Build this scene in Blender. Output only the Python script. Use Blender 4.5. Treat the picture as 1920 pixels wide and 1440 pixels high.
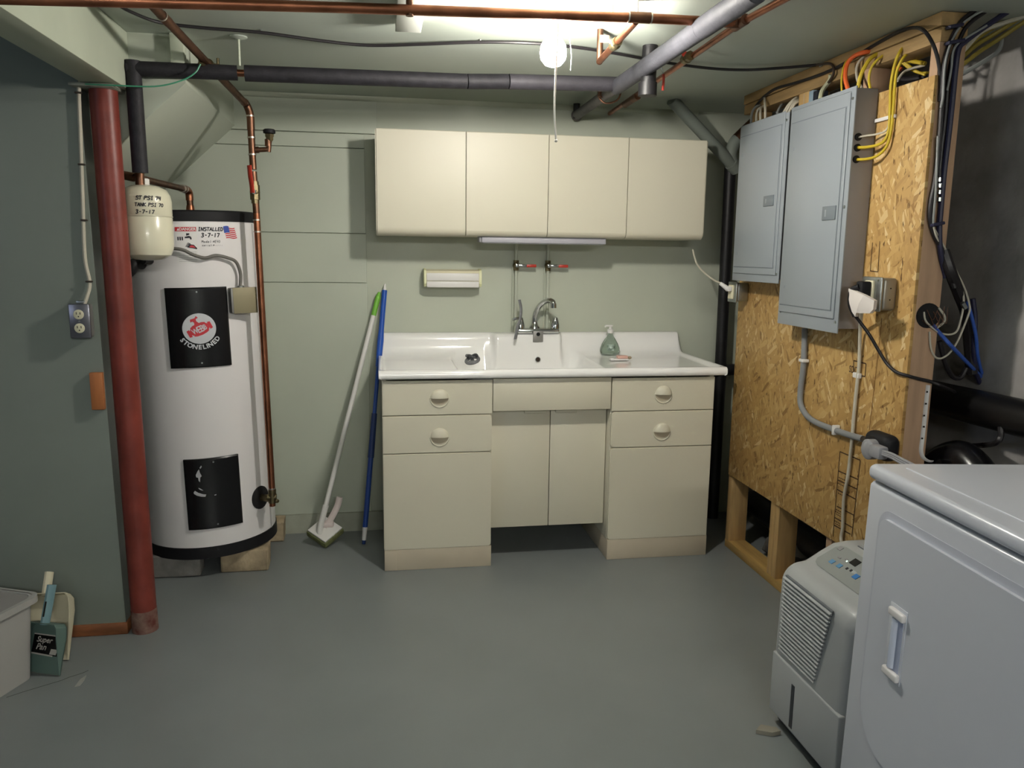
import bpy, bmesh, math, random
from mathutils import Vector, Matrix, Euler
random.seed(7)
for o in list(bpy.data.objects): bpy.data.objects.remove(o)
scene = bpy.context.scene
COL = scene.collection
PI = math.pi
R = math.radians

# ---------------------------------------------------------------- camera
YAW, PITCH, ROLL, FPX = R(9.461), R(9.354), R(0.736), 1480.1
fw = Vector((math.sin(YAW)*math.cos(PITCH), math.cos(YAW)*math.cos(PITCH), -math.sin(PITCH)))
rt = Vector((math.cos(YAW), -math.sin(YAW), 0)); up = rt.cross(fw)
rt2 = rt*math.cos(ROLL)+up*math.sin(ROLL); up2 = -rt*math.sin(ROLL)+up*math.cos(ROLL)
cd = bpy.data.cameras.new('camera'); cam = bpy.data.objects.new('camera', cd); COL.objects.link(cam)
cd.sensor_fit = 'HORIZONTAL'; cd.sensor_width = 36; cd.lens = FPX/1920*36; cd.clip_start = .05
M = Matrix((rt2, up2, -fw)).transposed().to_4x4(); M.translation = (0.003, -4.013, 1.417)
cam.matrix_world = M
scene.camera = cam

# ---------------------------------------------------------------- light and exposure
w = bpy.data.worlds.new('World'); scene.world = w; w.use_nodes = True
w.node_tree.nodes['Background'].inputs[0].default_value = (.55, .62, .75, 1)
w.node_tree.nodes['Background'].inputs[1].default_value = .6
scene.view_settings.view_transform = 'Standard'; scene.view_settings.look = 'None'
scene.view_settings.gamma = 1; scene.view_settings.use_curve_mapping = False
scene.view_settings.exposure = 0.62
BULB = 450.0           # emission of the bare bulb over the sink
TUBES = 126.0           # emission of the fluorescent tubes at the rear of the room
WINDOW = 3.6           # daylight in the small basement window

# ---------------------------------------------------------------- materials
def lin(h):
    h = h.lstrip('#'); v = [int(h[i:i+2], 16)/255 for i in (0, 2, 4)]
    return tuple((c/12.92 if c <= .04045 else ((c+.055)/1.055)**2.4) for c in v)+(1,)
MATS = {}
def mat(name, col, rough=.5, metal=0., var=0., vscale=4., bump=0., bscale=60., coat=0., spec=.5, stretch=None, col2=None, emit=0., trans=0., ior=1.45, detail=4.):
    if name in MATS: return MATS[name]
    m = bpy.data.materials.new(name); m.use_nodes = True; nt = m.node_tree; N = nt.nodes; L = nt.links
    b = N['Principled BSDF']
    c = lin(col); b.inputs['Base Color'].default_value = c
    b.inputs['Roughness'].default_value = rough; b.inputs['Metallic'].default_value = metal
    b.inputs['Coat Weight'].default_value = coat; b.inputs['Coat Roughness'].default_value = .08
    b.inputs['Specular IOR Level'].default_value = spec; b.inputs['IOR'].default_value = ior
    b.inputs['Transmission Weight'].default_value = trans
    if emit: b.inputs['Emission Color'].default_value = c; b.inputs['Emission Strength'].default_value = emit
    if var or bump or col2:
        tc = N.new('ShaderNodeTexCoord'); mp = N.new('ShaderNodeMapping'); L.new(tc.outputs['Object'], mp.inputs[0])
        if stretch: mp.inputs['Scale'].default_value = stretch
        if var or col2:
            n = N.new('ShaderNodeTexNoise'); n.inputs['Scale'].default_value = vscale; n.inputs['Detail'].default_value = detail
            L.new(mp.outputs[0], n.inputs['Vector'])
            rp = N.new('ShaderNodeValToRGB'); rp.color_ramp.elements[0].position = .33; rp.color_ramp.elements[1].position = .67
            c2 = lin(col2) if col2 else tuple(min(1, x*(1+var)) for x in c[:3])+(1,)
            c1 = tuple(x*(1-var) for x in c[:3])+(1,)
            rp.color_ramp.elements[0].color = c1; rp.color_ramp.elements[1].color = c2
            L.new(n.outputs[0], rp.inputs[0]); L.new(rp.outputs[0], b.inputs['Base Color'])
        if bump:
            n2 = N.new('ShaderNodeTexNoise'); n2.inputs['Scale'].default_value = bscale; n2.inputs['Detail'].default_value = 3
            L.new(mp.outputs[0], n2.inputs['Vector'])
            bp = N.new('ShaderNodeBump'); bp.inputs['Strength'].default_value = bump; bp.inputs['Distance'].default_value = .004
            L.new(n2.outputs[0], bp.inputs['Height']); L.new(bp.outputs[0], b.inputs['Normal'])
    MATS[name] = m
    return m

def osb_material():
    m = bpy.data.materials.new('oriented strand board'); m.use_nodes = True; nt = m.node_tree; N = nt.nodes; L = nt.links
    b = N['Principled BSDF']; b.inputs['Roughness'].default_value = .55; b.inputs['Specular IOR Level'].default_value = .3
    tc = N.new('ShaderNodeTexCoord')
    prev = None; h = None
    for i, (ang, sy, sz, seedx) in enumerate(((6, 75, 13, 0), (-24, 70, 13, 5.3), (30, 85, 15, 9.1), (-58, 62, 16, 2.7))):
        mp = N.new('ShaderNodeMapping'); mp.vector_type = 'POINT'
        mp.inputs['Rotation'].default_value = (R(ang), 0, 0); mp.inputs['Location'].default_value = (0, seedx, seedx*.7)
        sc = N.new('ShaderNodeMapping'); sc.inputs['Scale'].default_value = (1, sy, sz)
        nz = N.new('ShaderNodeTexNoise'); nz.inputs['Scale'].default_value = 9; nz.inputs['Detail'].default_value = 2
        L.new(tc.outputs['Object'], mp.inputs[0]); L.new(mp.outputs[0], nz.inputs['Vector'])
        ad = N.new('ShaderNodeMixRGB'); ad.blend_type = 'LINEAR_LIGHT'; ad.inputs[0].default_value = .012
        L.new(mp.outputs[0], ad.inputs[1]); L.new(nz.outputs['Color'], ad.inputs[2])
        L.new(ad.outputs[0], sc.inputs[0])
        v = N.new('ShaderNodeTexVoronoi'); v.inputs['Scale'].default_value = 1; v.inputs['Randomness'].default_value = 1
        L.new(sc.outputs[0], v.inputs['Vector'])
        sp = N.new('ShaderNodeSeparateColor'); L.new(v.outputs['Color'], sp.inputs[0])
        rp = N.new('ShaderNodeValToRGB'); e = rp.color_ramp.elements
        e[0].position = 0; e[0].color = lin('#a48451'); e[1].position = 1; e[1].color = lin('#d6bf90')
        for pos, cc in ((.05, '#8f6c3c'), (.12, '#ae8b55'), (.5, '#b69359'), (.88, '#c3a268')):
            q = e.new(pos); q.color = lin(cc)
        L.new(sp.outputs[0], rp.inputs[0])
        if prev is None: prev = rp.outputs[0]; h = sp.outputs[1]
        else:
            gt = N.new('ShaderNodeMath'); gt.operation = 'GREATER_THAN'; gt.inputs[1].default_value = .62
            L.new(sp.outputs[2], gt.inputs[0])
            mx = N.new('ShaderNodeMixRGB'); L.new(gt.outputs[0], mx.inputs[0]); L.new(prev, mx.inputs[1]); L.new(rp.outputs[0], mx.inputs[2])
            prev = mx.outputs[0]
    fl = N.new('ShaderNodeTexNoise'); fl.inputs['Scale'].default_value = 55; fl.inputs['Detail'].default_value = 2
    ms = N.new('ShaderNodeMapping'); ms.inputs['Scale'].default_value = (1, 1.8, .6); L.new(tc.outputs['Object'], ms.inputs[0]); L.new(ms.outputs[0], fl.inputs['Vector'])
    fr = N.new('ShaderNodeValToRGB'); fr.color_ramp.elements[0].position = .27; fr.color_ramp.elements[0].color = (.25, .2, .15, 1)
    fr.color_ramp.elements[1].position = .36; fr.color_ramp.elements[1].color = (1, 1, 1, 1); L.new(fl.outputs[0], fr.inputs[0])
    mu = N.new('ShaderNodeMixRGB'); mu.blend_type = 'MULTIPLY'; mu.inputs[0].default_value = 1
    L.new(prev, mu.inputs[1]); L.new(fr.outputs[0], mu.inputs[2])
    big = N.new('ShaderNodeTexNoise'); big.inputs['Scale'].default_value = 2.2; L.new(tc.outputs['Object'], big.inputs['Vector'])
    br = N.new('ShaderNodeValToRGB'); br.color_ramp.elements[0].position = .3; br.color_ramp.elements[0].color = (.86, .80, .74, 1)
    br.color_ramp.elements[1].position = .7; br.color_ramp.elements[1].color = (1, 1, 1, 1); L.new(big.outputs[0], br.inputs[0])
    m2 = N.new('ShaderNodeMixRGB'); m2.blend_type = 'MULTIPLY'; m2.inputs[0].default_value = 1
    L.new(mu.outputs[0], m2.inputs[1]); L.new(br.outputs[0], m2.inputs[2]); L.new(m2.outputs[0], b.inputs['Base Color'])
    bp = N.new('ShaderNodeBump'); bp.inputs['Strength'].default_value = .25; bp.inputs['Distance'].default_value = .003
    L.new(h, bp.inputs['Height']); L.new(bp.outputs[0], b.inputs['Normal'])
    return m

def wall_concrete_material():
    m = mat('foundation concrete', '#55524f', .9, var=.35, vscale=3.5, bump=.5, bscale=25, col2='#6a6662')
    return m

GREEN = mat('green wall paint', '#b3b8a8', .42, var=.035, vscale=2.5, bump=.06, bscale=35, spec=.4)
GREEN_P = mat('green paint on panels', '#b3b9aa', .40, var=.03, vscale=3, bump=.05, bscale=50, spec=.4)
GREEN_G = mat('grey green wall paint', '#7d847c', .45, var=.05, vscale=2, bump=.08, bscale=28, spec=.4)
CEIL = mat('ceiling paint', '#b0b8ad', .5, var=.04, vscale=2, bump=.08, bscale=20, spec=.35)
BEAM = mat('beam paint', '#b4bba8', .45, var=.05, vscale=5, bump=.1, bscale=18, spec=.4)
FLOOR = mat('painted concrete floor', '#7b8080', .36, var=.05, vscale=2.2, bump=.05, bscale=9, spec=.5)
CONC = wall_concrete_material()
CONC_L = mat('bare block', '#908d89', .9, var=.3, vscale=4, bump=.5, bscale=30)
CREAM = mat('cream enamel', '#cdc8b4', .42, var=.015, vscale=2, spec=.5)
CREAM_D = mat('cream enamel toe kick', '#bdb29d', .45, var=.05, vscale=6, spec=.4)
PORC = mat('white porcelain', '#eeedea', .10, var=.01, vscale=3, spec=.6, coat=.3)
WHITE = mat('white appliance enamel', '#cdd0d8', .30, spec=.5, coat=.1)
HEATER = mat('heater white enamel', '#e6e3e3', .28, var=.01, vscale=2, spec=.5)
TANK = mat('tank ivory paint', '#d9d5bd', .22, spec=.5, coat=.2)
BLACK = mat('black plastic', '#101012', .25, spec=.5)
BLACKM = mat('matte black', '#17171a', .6, spec=.3)
RUBBER = mat('black rubber', '#1c1b1c', .55, spec=.35)
FOAM = mat('black foam insulation', '#232226', .62, var=.25, vscale=30, bump=.25, bscale=120, spec=.35)
FOAMG = mat('grey foam insulation', '#4a4a50', .6, var=.12, vscale=25, bump=.3, bscale=110, spec=.35)
COPPER = mat('copper', '#98644b', .38, 1., var=.25, vscale=14, bump=.04, bscale=70)
COPPERD = mat('tarnished copper', '#735443', .45, 1., var=.3, vscale=18, bump=.05, bscale=70)
BRASS = mat('brass', '#766c52', .45, 1., var=.3, vscale=40)
SOLDER = mat('solder', '#cbc6bd', .35, 1.)
STEEL = mat('galvanised steel', '#a4a8a6', .38, 1., var=.12, vscale=30)
CHROME = mat('chrome', '#cfd0d0', .08, 1.)
PANELG = mat('grey panel enamel', '#8f969b', .34, spec=.5)
PANELD = mat('grey panel box', '#8e8a8a', .5, spec=.4)
REDP = mat('red column paint', '#76352c', .42, var=.22, vscale=9, bump=.12, bscale=45, spec=.4)
REDH = mat('red vinyl', '#b5392b', .35)
WOOD = mat('pine lumber', '#c2a06c', .6, var=.14, vscale=7, stretch=(6, 6, .6), bump=.1, bscale=60, spec=.3)
WOODY = mat('pine plate', '#b08f55', .6, var=.2, vscale=6, stretch=(6, .6, 6), bump=.1, bscale=60, spec=.3)
WOODT = mat('darker pine plate', '#a0845a', .65, var=.25, vscale=6, stretch=(6, .6, 6), bump=.1, bscale=60, spec=.3)  # top plates, a darker tone than the bottom plate
WOODP = mat('pink pine lumber', '#b39478', .6, var=.12, vscale=6, stretch=(6, 6, .5), bump=.08, bscale=50, spec=.3)
WOODB = mat('stained board', '#7a4a2a', .55, var=.3, vscale=8, stretch=(1, 4, 4), bump=.2, bscale=40)
WOODR = mat('orange wood block', '#a8683a', .5, var=.12, vscale=10, stretch=(5, 5, .8))
BRICK = mat('pale brick', '#a8977c', .85, var=.28, vscale=14, bump=.6, bscale=50)
BRICKG = mat('grey stone brick', '#83807c', .85, var=.25, vscale=12, bump=.6, bscale=50)
PAPER = mat('white label', '#e4e2e0', .5)
INK = mat('marker ink', '#1a1622', .5)
INKG = mat('grey print', '#8d8b8b', .6)
REDI = mat('red print', '#c22f3a', .45)
BLUEI = mat('blue print', '#3a4fa0', .45)
PLASTW = mat('white plastic', '#dcdad6', .4)
PLASTG = mat('light grey plastic', '#abaeae', .38, var=.01, vscale=3)
PLASTD = mat('grey plastic', '#8f8f92', .45)
IVORY = mat('ivory plastic', '#d8d2b4', .4)
YEL = mat('yellow cable', '#c4ab2c', .45)
ORA = mat('orange cable', '#d9622c', .45)
CABW = mat('white cable', '#bbb5a4', .5)
CABG = mat('grey cable', '#8c8f8c', .5)
CABK = mat('black cable', '#1d1a1c', .45)
CABB = mat('dark blue cable', '#26263f', .45)
BLUE = mat('blue cable', '#3558a8', .45)
GREENW = mat('green wire', '#3f8a6c', .45)
BLUEP = mat('blue pole', '#1f4fa8', .3, spec=.5)
LIME = mat('lime plastic', '#6fae3c', .4)
SPONGE = mat('olive sponge', '#6c7048', .9, var=.25, vscale=40, bump=.8, bscale=120)
TEAL = mat('grey green plastic', '#5b716b', .45)
OFFW = mat('aged white plastic', '#cfc8ae', .45)
GLASSG = mat('green soap', '#d3e2d5', .05, trans=.88, ior=1.36)
PINK = mat('pink soap', '#d9aea0', .55)
LEAD = mat('grey rubber', '#737476', .5, var=.15, vscale=40)
DARK = mat('dark recess', '#0a0a0b', .8)
IRON = mat('black iron pipe', '#161517', .5, var=.2, vscale=20, bump=.15, bscale=80)
OSB = osb_material()

# ---------------------------------------------------------------- mesh helpers
class B:
    """collects shapes; done() links them as ONE mesh object"""
    def __init__(s): s.bm = bmesh.new()
    def box(s, c, d, bev=0., seg=2, rot=None):
        r = bmesh.ops.create_cube(s.bm, size=1)['verts']
        Mx = Matrix.Translation(Vector(c)) @ (rot.to_matrix().to_4x4() if rot else Matrix()) @ Matrix.Diagonal((*d, 1))
        bmesh.ops.transform(s.bm, matrix=Mx, verts=r)
        if bev:
            ed = list({e for v in r for e in v.link_edges})
            bmesh.ops.bevel(s.bm, geom=ed, offset=bev, segments=seg, profile=.5, affect='EDGES')
        return s
    def bb(s, x0, x1, y0, y1, z0, z1, bev=0., seg=2):
        return s.box(((x0+x1)/2, (y0+y1)/2, (z0+z1)/2), (abs(x1-x0), abs(y1-y0), abs(z1-z0)), bev, seg)
    def ring(s, c, a, b, r, n): return [s.bm.verts.new(c+a*(r*math.cos(2*PI*i/n))+b*(r*math.sin(2*PI*i/n))) for i in range(n)]
    def skin(s, rings, cap=True, closed=True):
        for A, C in zip(rings, rings[1:]):
            n = len(A)
            for i in range(n if closed else n-1): s.bm.faces.new((A[i], A[(i+1) % n], C[(i+1) % n], C[i]))
        if cap and closed:
            s.bm.faces.new(list(reversed(rings[0]))); s.bm.faces.new(rings[-1])
    def cyl(s, p0, p1, r0, r1=None, n=16, cap=True):
        p0, p1 = Vector(p0), Vector(p1); d = (p1-p0).normalized(); r1 = r0 if r1 is None else r1
        a = d.orthogonal().normalized(); b = d.cross(a)
        s.skin([s.ring(p0, a, b, r0, n), s.ring(p1, a, b, r1, n)], cap); return s
    def lathe(s, prof, c=(0, 0, 0), axis=(0, 0, 1), n=32, cap=True):
        c = Vector(c); d = Vector(axis).normalized(); a = d.orthogonal().normalized(); b = d.cross(a)
        s.skin([s.ring(c+d*z, a, b, max(r, 1e-4), n) for r, z in prof], cap); return s
    def tube(s, pts, r, n=8, sub=6, cap=True, flat=None):
        P = smooth(pts, sub) if sub > 1 else [Vector(p) for p in pts]
        t0 = (P[1]-P[0]).normalized(); a = t0.orthogonal().normalized(); rings = []
        for i, p in enumerate(P):
            t = (P[min(i+1, len(P)-1)]-P[max(i-1, 0)]).normalized()
            a = (a-t*a.dot(t)).normalized(); b = t.cross(a)
            rings.append([s.bm.verts.new(p+a*(r*math.cos(2*PI*k/n))+b*((flat or r)*math.sin(2*PI*k/n))) for k in range(n)])
        s.skin(rings, cap); return s
    def sphere(s, c, r, n=20, sc=(1, 1, 1)):
        v = bmesh.ops.create_uvsphere(s.bm, u_segments=n, v_segments=n//2, radius=r)['verts']
        bmesh.ops.transform(s.bm, matrix=Matrix.Translation(Vector(c)) @ Matrix.Diagonal((*sc, 1)), verts=v); return s
    def prism(s, poly, axis, a, b):
        """2D polygon extruded from a to b along x, y or z"""
        f = {'x': lambda u, v, t: (t, u, v), 'y': lambda u, v, t: (u, t, v), 'z': lambda u, v, t: (u, v, t)}[axis]
        A = [s.bm.verts.new(f(u, v, a)) for u, v in poly]; C = [s.bm.verts.new(f(u, v, b)) for u, v in poly]
        s.skin([A, C]); bmesh.ops.recalc_face_normals(s.bm, faces=s.bm.faces[:]); return s
    def poly(s, pts):
        s.bm.faces.new([s.bm.verts.new(p) for p in pts]); return s
    def warp(s, fn):
        for v in s.bm.verts: v.co = Vector(fn(v.co))
        return s
    def drape(s, fn, cell=.012):
        """flat shapes drawn in (u, v): cut small, then wrapped onto a curved surface by fn"""
        bmesh.ops.triangulate(s.bm, faces=s.bm.faces[:])
        for _ in range(4):
            e = [q for q in s.bm.edges if q.calc_length() > cell]
            if not e: break
            bmesh.ops.subdivide_edges(s.bm, edges=e, cuts=1); bmesh.ops.triangulate(s.bm, faces=s.bm.faces[:])
        for v in s.bm.verts: v.co = Vector(fn(v.co.x, v.co.y))
        return s
    def done(s, name, m, parent=None, ang=38, local=False, solid=0):
        bmesh.ops.recalc_face_normals(s.bm, faces=s.bm.faces[:])
        me = bpy.data.meshes.new(name); s.bm.to_mesh(me); s.bm.free()
        return link(name, me, m, parent, ang, local)
def link(name, me, m, parent=None, ang=38, local=False):
    if m and not me.materials: me.materials.append(m)
    me.polygons.foreach_set('use_smooth', [True]*len(me.polygons)); me.set_sharp_from_angle(angle=R(ang))
    o = bpy.data.objects.new(name, me); COL.objects.link(o)
    if parent:
        o.parent = parent
        if not local: o.matrix_parent_inverse = WM[parent.name].inverted() if parent.name in WM else Matrix()
    return o
WM = {}
def smooth(pts, sub=6):
    P = [Vector(p) for p in pts]
    if len(P) < 3: return P
    out = []
    for i in range(len(P)-1):
        p0 = P[i-1] if i else P[0]*2-P[1]; p1 = P[i]; p2 = P[i+1]; p3 = P[i+2] if i+2 < len(P) else P[-1]*2-P[-2]
        for k in range(sub):
            t = k/sub
            out.append(.5*((2*p1)+(p2-p0)*t+(2*p0-5*p1+4*p2-p3)*t*t+(3*p1-p0-3*p2+p3)*t**3))
    out.append(P[-1]); return out
def tag(o, label=None, cat=None, group=None, kind=None):
    if label: o['label'] = label
    if cat: o['category'] = cat
    if group: o['group'] = group
    if kind: o['kind'] = kind
    return o
def thing(name, label, cat, loc=(0, 0, 0), rot=(0, 0, 0), group=None):
    o = bpy.data.objects.new(name, None); COL.objects.link(o); o.empty_display_size = .05
    o.location = loc; o.rotation_euler = rot
    WM[o.name] = Matrix.Translation(Vector(loc)) @ Euler(rot).to_matrix().to_4x4()
    return tag(o, label, cat, group)
def struct(o): o['kind'] = 'structure'; return o
def font(body, size, shear=0., bold=0.):
    """flat letters as polygons in (u, v), centred on u"""
    c = bpy.data.curves.new('t', 'FONT'); c.body = body; c.size = size; c.shear = shear; c.align_x = 'CENTER'; c.offset = bold; c.resolution_u = 3
    o = bpy.data.objects.new('t', c); COL.objects.link(o); me = bpy.data.meshes.new_from_object(o)
    bpy.data.objects.remove(o); bpy.data.curves.remove(c)
    return me
def add_font(b, body, size, fn, shear=0., bold=0.):
    me = font(body, size, shear, bold); v = [b.bm.verts.new(fn(q.co.x, q.co.y)) for q in me.vertices]
    for f in me.polygons:
        try: b.bm.faces.new([v[i] for i in f.vertices])
        except ValueError: pass
    bpy.data.meshes.remove(me)
STROKES = {  # simple hand lettering on a 4 x 6 grid
 'A': [[(0,0),(2,6),(4,0)],[(1,2.2),(3.2,2.2)]], 'S': [[(4,5.4),(2,6),(.4,5),(1,3.6),(3,3),(3.8,1.4),(2.4,0),(0,.3)]],
 'T': [[(0,6),(4.2,6)],[(2.1,6),(1.8,0)]], 'P': [[(.3,0),(.6,6)],[(.6,6),(3.4,5.6),(3.6,4),(.5,2.8)]],
 'I': [[(1,6),(3,6)],[(2,6),(2,0)],[(.8,0),(3.2,0)]], 'i': [[(2,4),(2,0)],[(2,5.4),(2.2,5.8)]], 'N': [[(0,0),(.4,6),(3.4,0),(4,6)]],
 'K': [[(.4,6),(.3,0)],[(3.6,6),(.4,2.6),(4,0)]], 'L': [[(.6,6),(.4,0),(3.8,.2)]], 'E': [[(3.6,6),(.4,6),(.3,0),(3.6,0)],[(.4,3.1),(3,3.1)]],
 'D': [[(.4,0),(.5,6),(3,5.2),(4,3),(3,.6),(.4,0)]], '7': [[(.2,5.8),(3.8,6),(1.6,0)]], '4': [[(.8,6),(.4,3),(3.6,3)],[(3.2,6),(2.8,0)]],
 '0': [[(2,6),(.4,4.4),(.5,1.4),(2,0),(3.6,1.6),(3.5,4.6),(2,6)]], '1': [[(2,6),(1.8,0)]], '3': [[(.4,5.6),(2.4,6),(3.4,4.8),(1.6,3.2),(3.6,1.8),(2.2,0),(.2,.4)]],
 '-': [[(1,3),(3,3)]], 'M': [[(0,0),(.4,6),(2,2.4),(3.6,6),(4,0)]], 'o': [[(2,3.6),(.6,2),(2,0),(3.4,1.8),(2,3.6)]], 'd': [[(3.2,6),(3.2,0)],[(3.2,2.8),(1.6,3.6),(.5,1.8),(1.6,0),(3.2,1)]],
 'e': [[(.6,2),(3.2,2.2),(2.2,3.8),(.7,2.4),(1.4,.1),(3.2,.6)]], 'l': [[(2,6),(2,0)]], '#': [[(1.2,5),(.8,1)],[(3,5),(2.6,1)],[(.2,3.8),(3.8,3.8)],[(0,2.2),(3.6,2.2)]],
 's': [[(3,3.4),(1.4,3.8),(1.2,2.4),(3,1.6),(2.2,0),(.8,.3)]], 'r': [[(1,4),(1.2,0)],[(1.1,2.6),(2,3.8),(3.2,3.6)]], 'a': [[(3,3.2),(1.6,3.6),(.6,1.6),(1.6,0),(3,1.4),(3,3.2),(3.2,0)]],
}
def stroke_text(b, body, u0, v0, h, fn, wd=.16, slant=.15):
    u = u0; k = h/6
    for ch in body:
        for line in STROKES.get(ch, []):
            pts = smooth([(x+y*slant, y, 0) for x, y in line], 3) if len(line) > 2 and ch in 'SPD03oedsra' else [Vector((x+y*slant, y, 0)) for x, y in line]
            for p, q in zip(pts, pts[1:]):
                d = (q-p); n = Vector((-d.y, d.x, 0)).normalized()*wd*3; e = d.normalized()*wd*1.5
                b.poly([fn(u+k*c.x, v0+k*c.y) for c in (p-e+n, q+e+n, q+e-n, p-e-n)])
        u += k*(5.0 if ch != ' ' else 3.2)
    return u

# ================================================================ the room
XL, XR, YF, ZC = -3.4, 2.00, -6.2, 2.15
struct(B().bb(XL, XR+.1, YF, .1, -.06, 0).done('floor', FLOOR))
struct(B().bb(XL, XR+.1, YF, .1, ZC, ZC+.06).done('ceiling', CEIL))
wb = struct(B().bb(-1.75, XR+.1, 0, .1, 0, ZC).done('wall_back', GREEN))
# boards that cover the left part of the back wall, each one lapping the next
for z0, z1, x1, th in ((.085, 1.266, -.062, .008), (1.268, 1.505, -.064, .014), (1.507, 1.906, -.066, .021), (1.909, 1.973, -.066, .018), (1.977, 2.125, -.004, .024)):
    B().bb(-1.74, x1, -th, .0, z0, z1, .0015, 1).done('board', GREEN_P, wb)
B().prism([(.0, .09), (-.02, .088), (-.045, .02), (-.05, 0), (0, 0)], 'x', -1.74, -.002).done('curb', mat('curb paint', '#8f9284', .6, var=.12, vscale=8, bump=.4, bscale=20), wb)
struct(B().prism([(0, ZC), (-.018, ZC), (-.014, ZC-.012), (0, ZC-.022)], 'x', -.655, 1.62).done('trim_1', GREEN))
# partition on the left with its bare bottom plate
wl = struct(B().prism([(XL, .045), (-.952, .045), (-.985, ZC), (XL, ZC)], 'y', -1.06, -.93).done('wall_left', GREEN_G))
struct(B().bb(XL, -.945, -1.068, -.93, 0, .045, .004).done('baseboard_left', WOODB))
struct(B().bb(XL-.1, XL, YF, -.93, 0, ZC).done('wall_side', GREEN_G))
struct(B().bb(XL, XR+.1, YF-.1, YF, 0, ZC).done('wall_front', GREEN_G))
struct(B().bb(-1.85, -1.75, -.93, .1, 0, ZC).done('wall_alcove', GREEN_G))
# foundation wall on the right
struct(B().bb(XR, XR+.1, YF, .1, 0, ZC).done('wall_right', CONC_L))
# small basement window in the side wall, behind the photographer's left
wn = struct(B().bb(XL-.02, XL+.03, -4.7, -3.3, 1.42, 1.47).bb(XL-.02, XL+.03, -4.7, -3.3, 2.03, 2.08).bb(XL-.02, XL+.03, -4.7, -4.65, 1.42, 2.08).bb(XL-.02, XL+.03, -3.35, -3.3, 1.42, 2.08).bb(XL-.02, XL+.02, -4.02, -3.98, 1.42, 2.08).done('window_1', PLASTW))
for y0, y1 in ((-4.65, -4.02), (-3.98, -3.35)):
    B().bb(XL+.001, XL+.006, y0, y1, 1.47, 2.03).done('pane', mat('daylight pane', '#d2def6', .2, emit=WINDOW), wn)
# underside of the stair, boxed in beside the beam
struct(B().prism([(-.66, 1.992), (-.66, ZC), (-1.74, ZC), (-1.74, 1.0)], 'y', -.972, -.001).done('stair_soffit', GREEN_P))
struct(B().bb(-.70, -.655, -1.0, -.965, 2.045, ZC, .002).done('trim_2', BEAM))
# girder
struct(B().bb(-.965, -.842, YF, -.973, 1.957, ZC, .004).done('ceiling_beam', BEAM))

# ================================================================ left side
t = thing('support_column', 'dark red steel support column with flaking foot under the beam', 'column', (-.90, -1.03, 0))
top = Vector((-.914, -1.03, 1.945))
B().cyl((-.893, -1.035, 0), top, .0445, n=28).done('post', REDP, t)
B().cyl((-.893, -1.035, 0), (-.8938, -1.035, .085), .0465, .0453, n=28).done('foot_flakes', mat('flaked paint', '#6b342c', .75, var=.25, vscale=26, col2='#8c7468', bump=.6, bscale=60, detail=6), t)
B().bb(-1.0, -.862, -1.10, -.97, 1.945, 1.956, .002).done('cap_plate', mat('painted plate', '#8b8d80', .5, var=.3, vscale=20), t)

# --- water heater, leaning a little on its bricks
HX, HY, HR, HH = -.785, -.318, .283, 1.475
LEAN = -.024
DU = .048             # turn of the fittings round the tank
t = thing('water_heater', 'tall white electric water heater with black access panels', 'water heater', (HX, HY, .10), (0, LEAN, 0))
h = t
b = B().lathe([(HR, .045), (HR, HH-.04)], n=64); b.done('tank_jacket', HEATER, t, local=True)
B().lathe([(HR+.004, .0), (HR+.004, .05), (HR-.002, .052)], n=64).done('base_ring', BLACKM, t, local=True)
B().lathe([(HR+.003, HH-.045), (HR+.003, HH-.006), (HR-.004, HH), (.02, HH+.006)], n=64).done('top_cap', BLACKM, t, local=True)
def onheater(rad=0.):
    return lambda u, z: ((HR+rad)*math.cos((u+DU)/HR-PI/2), (HR+rad)*math.sin((u+DU)/HR-PI/2), z)
def curved_panel(name, u0, u1, z0, z1, m, parent, th=.012, rc=.01):
    b = B(); n = 14
    f = []
    for i in range(n+1):
        u = u0+(u1-u0)*i/n; e = min(1, min(i, n-i)/1.0)
        f.append((u, e))
    rows = []
    for rad, ins in ((0., 0.), (th*.75, 0.), (th, .006)):
        lo = []; hi = []
        for u, e in f:
            uu = min(max(u, u0+ins), u1-ins)
            lo.append(b.bm.verts.new(onheater(rad)(uu, z0+ins))); hi.append(b.bm.verts.new(onheater(rad)(uu, z1-ins)))
        rows.append((lo, hi))
    (l0, h0), (l1, h1), (l2, h2) = rows
    for A, C in ((l0, l1), (l1, l2), (h1, h0), (h2, h1)):
        for i in range(n): b.bm.faces.new((A[i], A[i+1], C[i+1], C[i]))
    for i in range(n): b.bm.faces.new((l2[i], l2[i+1], h2[i+1], h2[i]))
    for i in (0, n):
        b.bm.faces.new((l0[i], l1[i], h1[i], h0[i])); b.bm.faces.new((l1[i], l2[i], h2[i], h1[i]))
    return b.done(name, m, parent, local=True, ang=25)
PU0, PU1, PZ0, PZ1 = -.098, .140, .834, 1.164
p1 = curved_panel('access_panel', PU0, PU1, PZ0, PZ1, BLACK, h)
tag(p1, 'upper black access panel with round white and red badge')
p2 = curved_panel('access_panel', -.080, .140, .135, .445, BLACK, h)
tag(p2, 'lower black access panel with worn patches')
for pp, us, zs in ((p1, .022, (.853, 1.146)), (p2, .036, (.153, .428))):
    for z in zs:
        b = B(); c = Vector(onheater(.012)(us, z)); d = Vector((c.x, c.y, 0)).normalized()
        b.cyl(c, c+d*.003, .004, .003, 10); o = b.done('screw', STEEL, h, local=True); o.parent = pp
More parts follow.
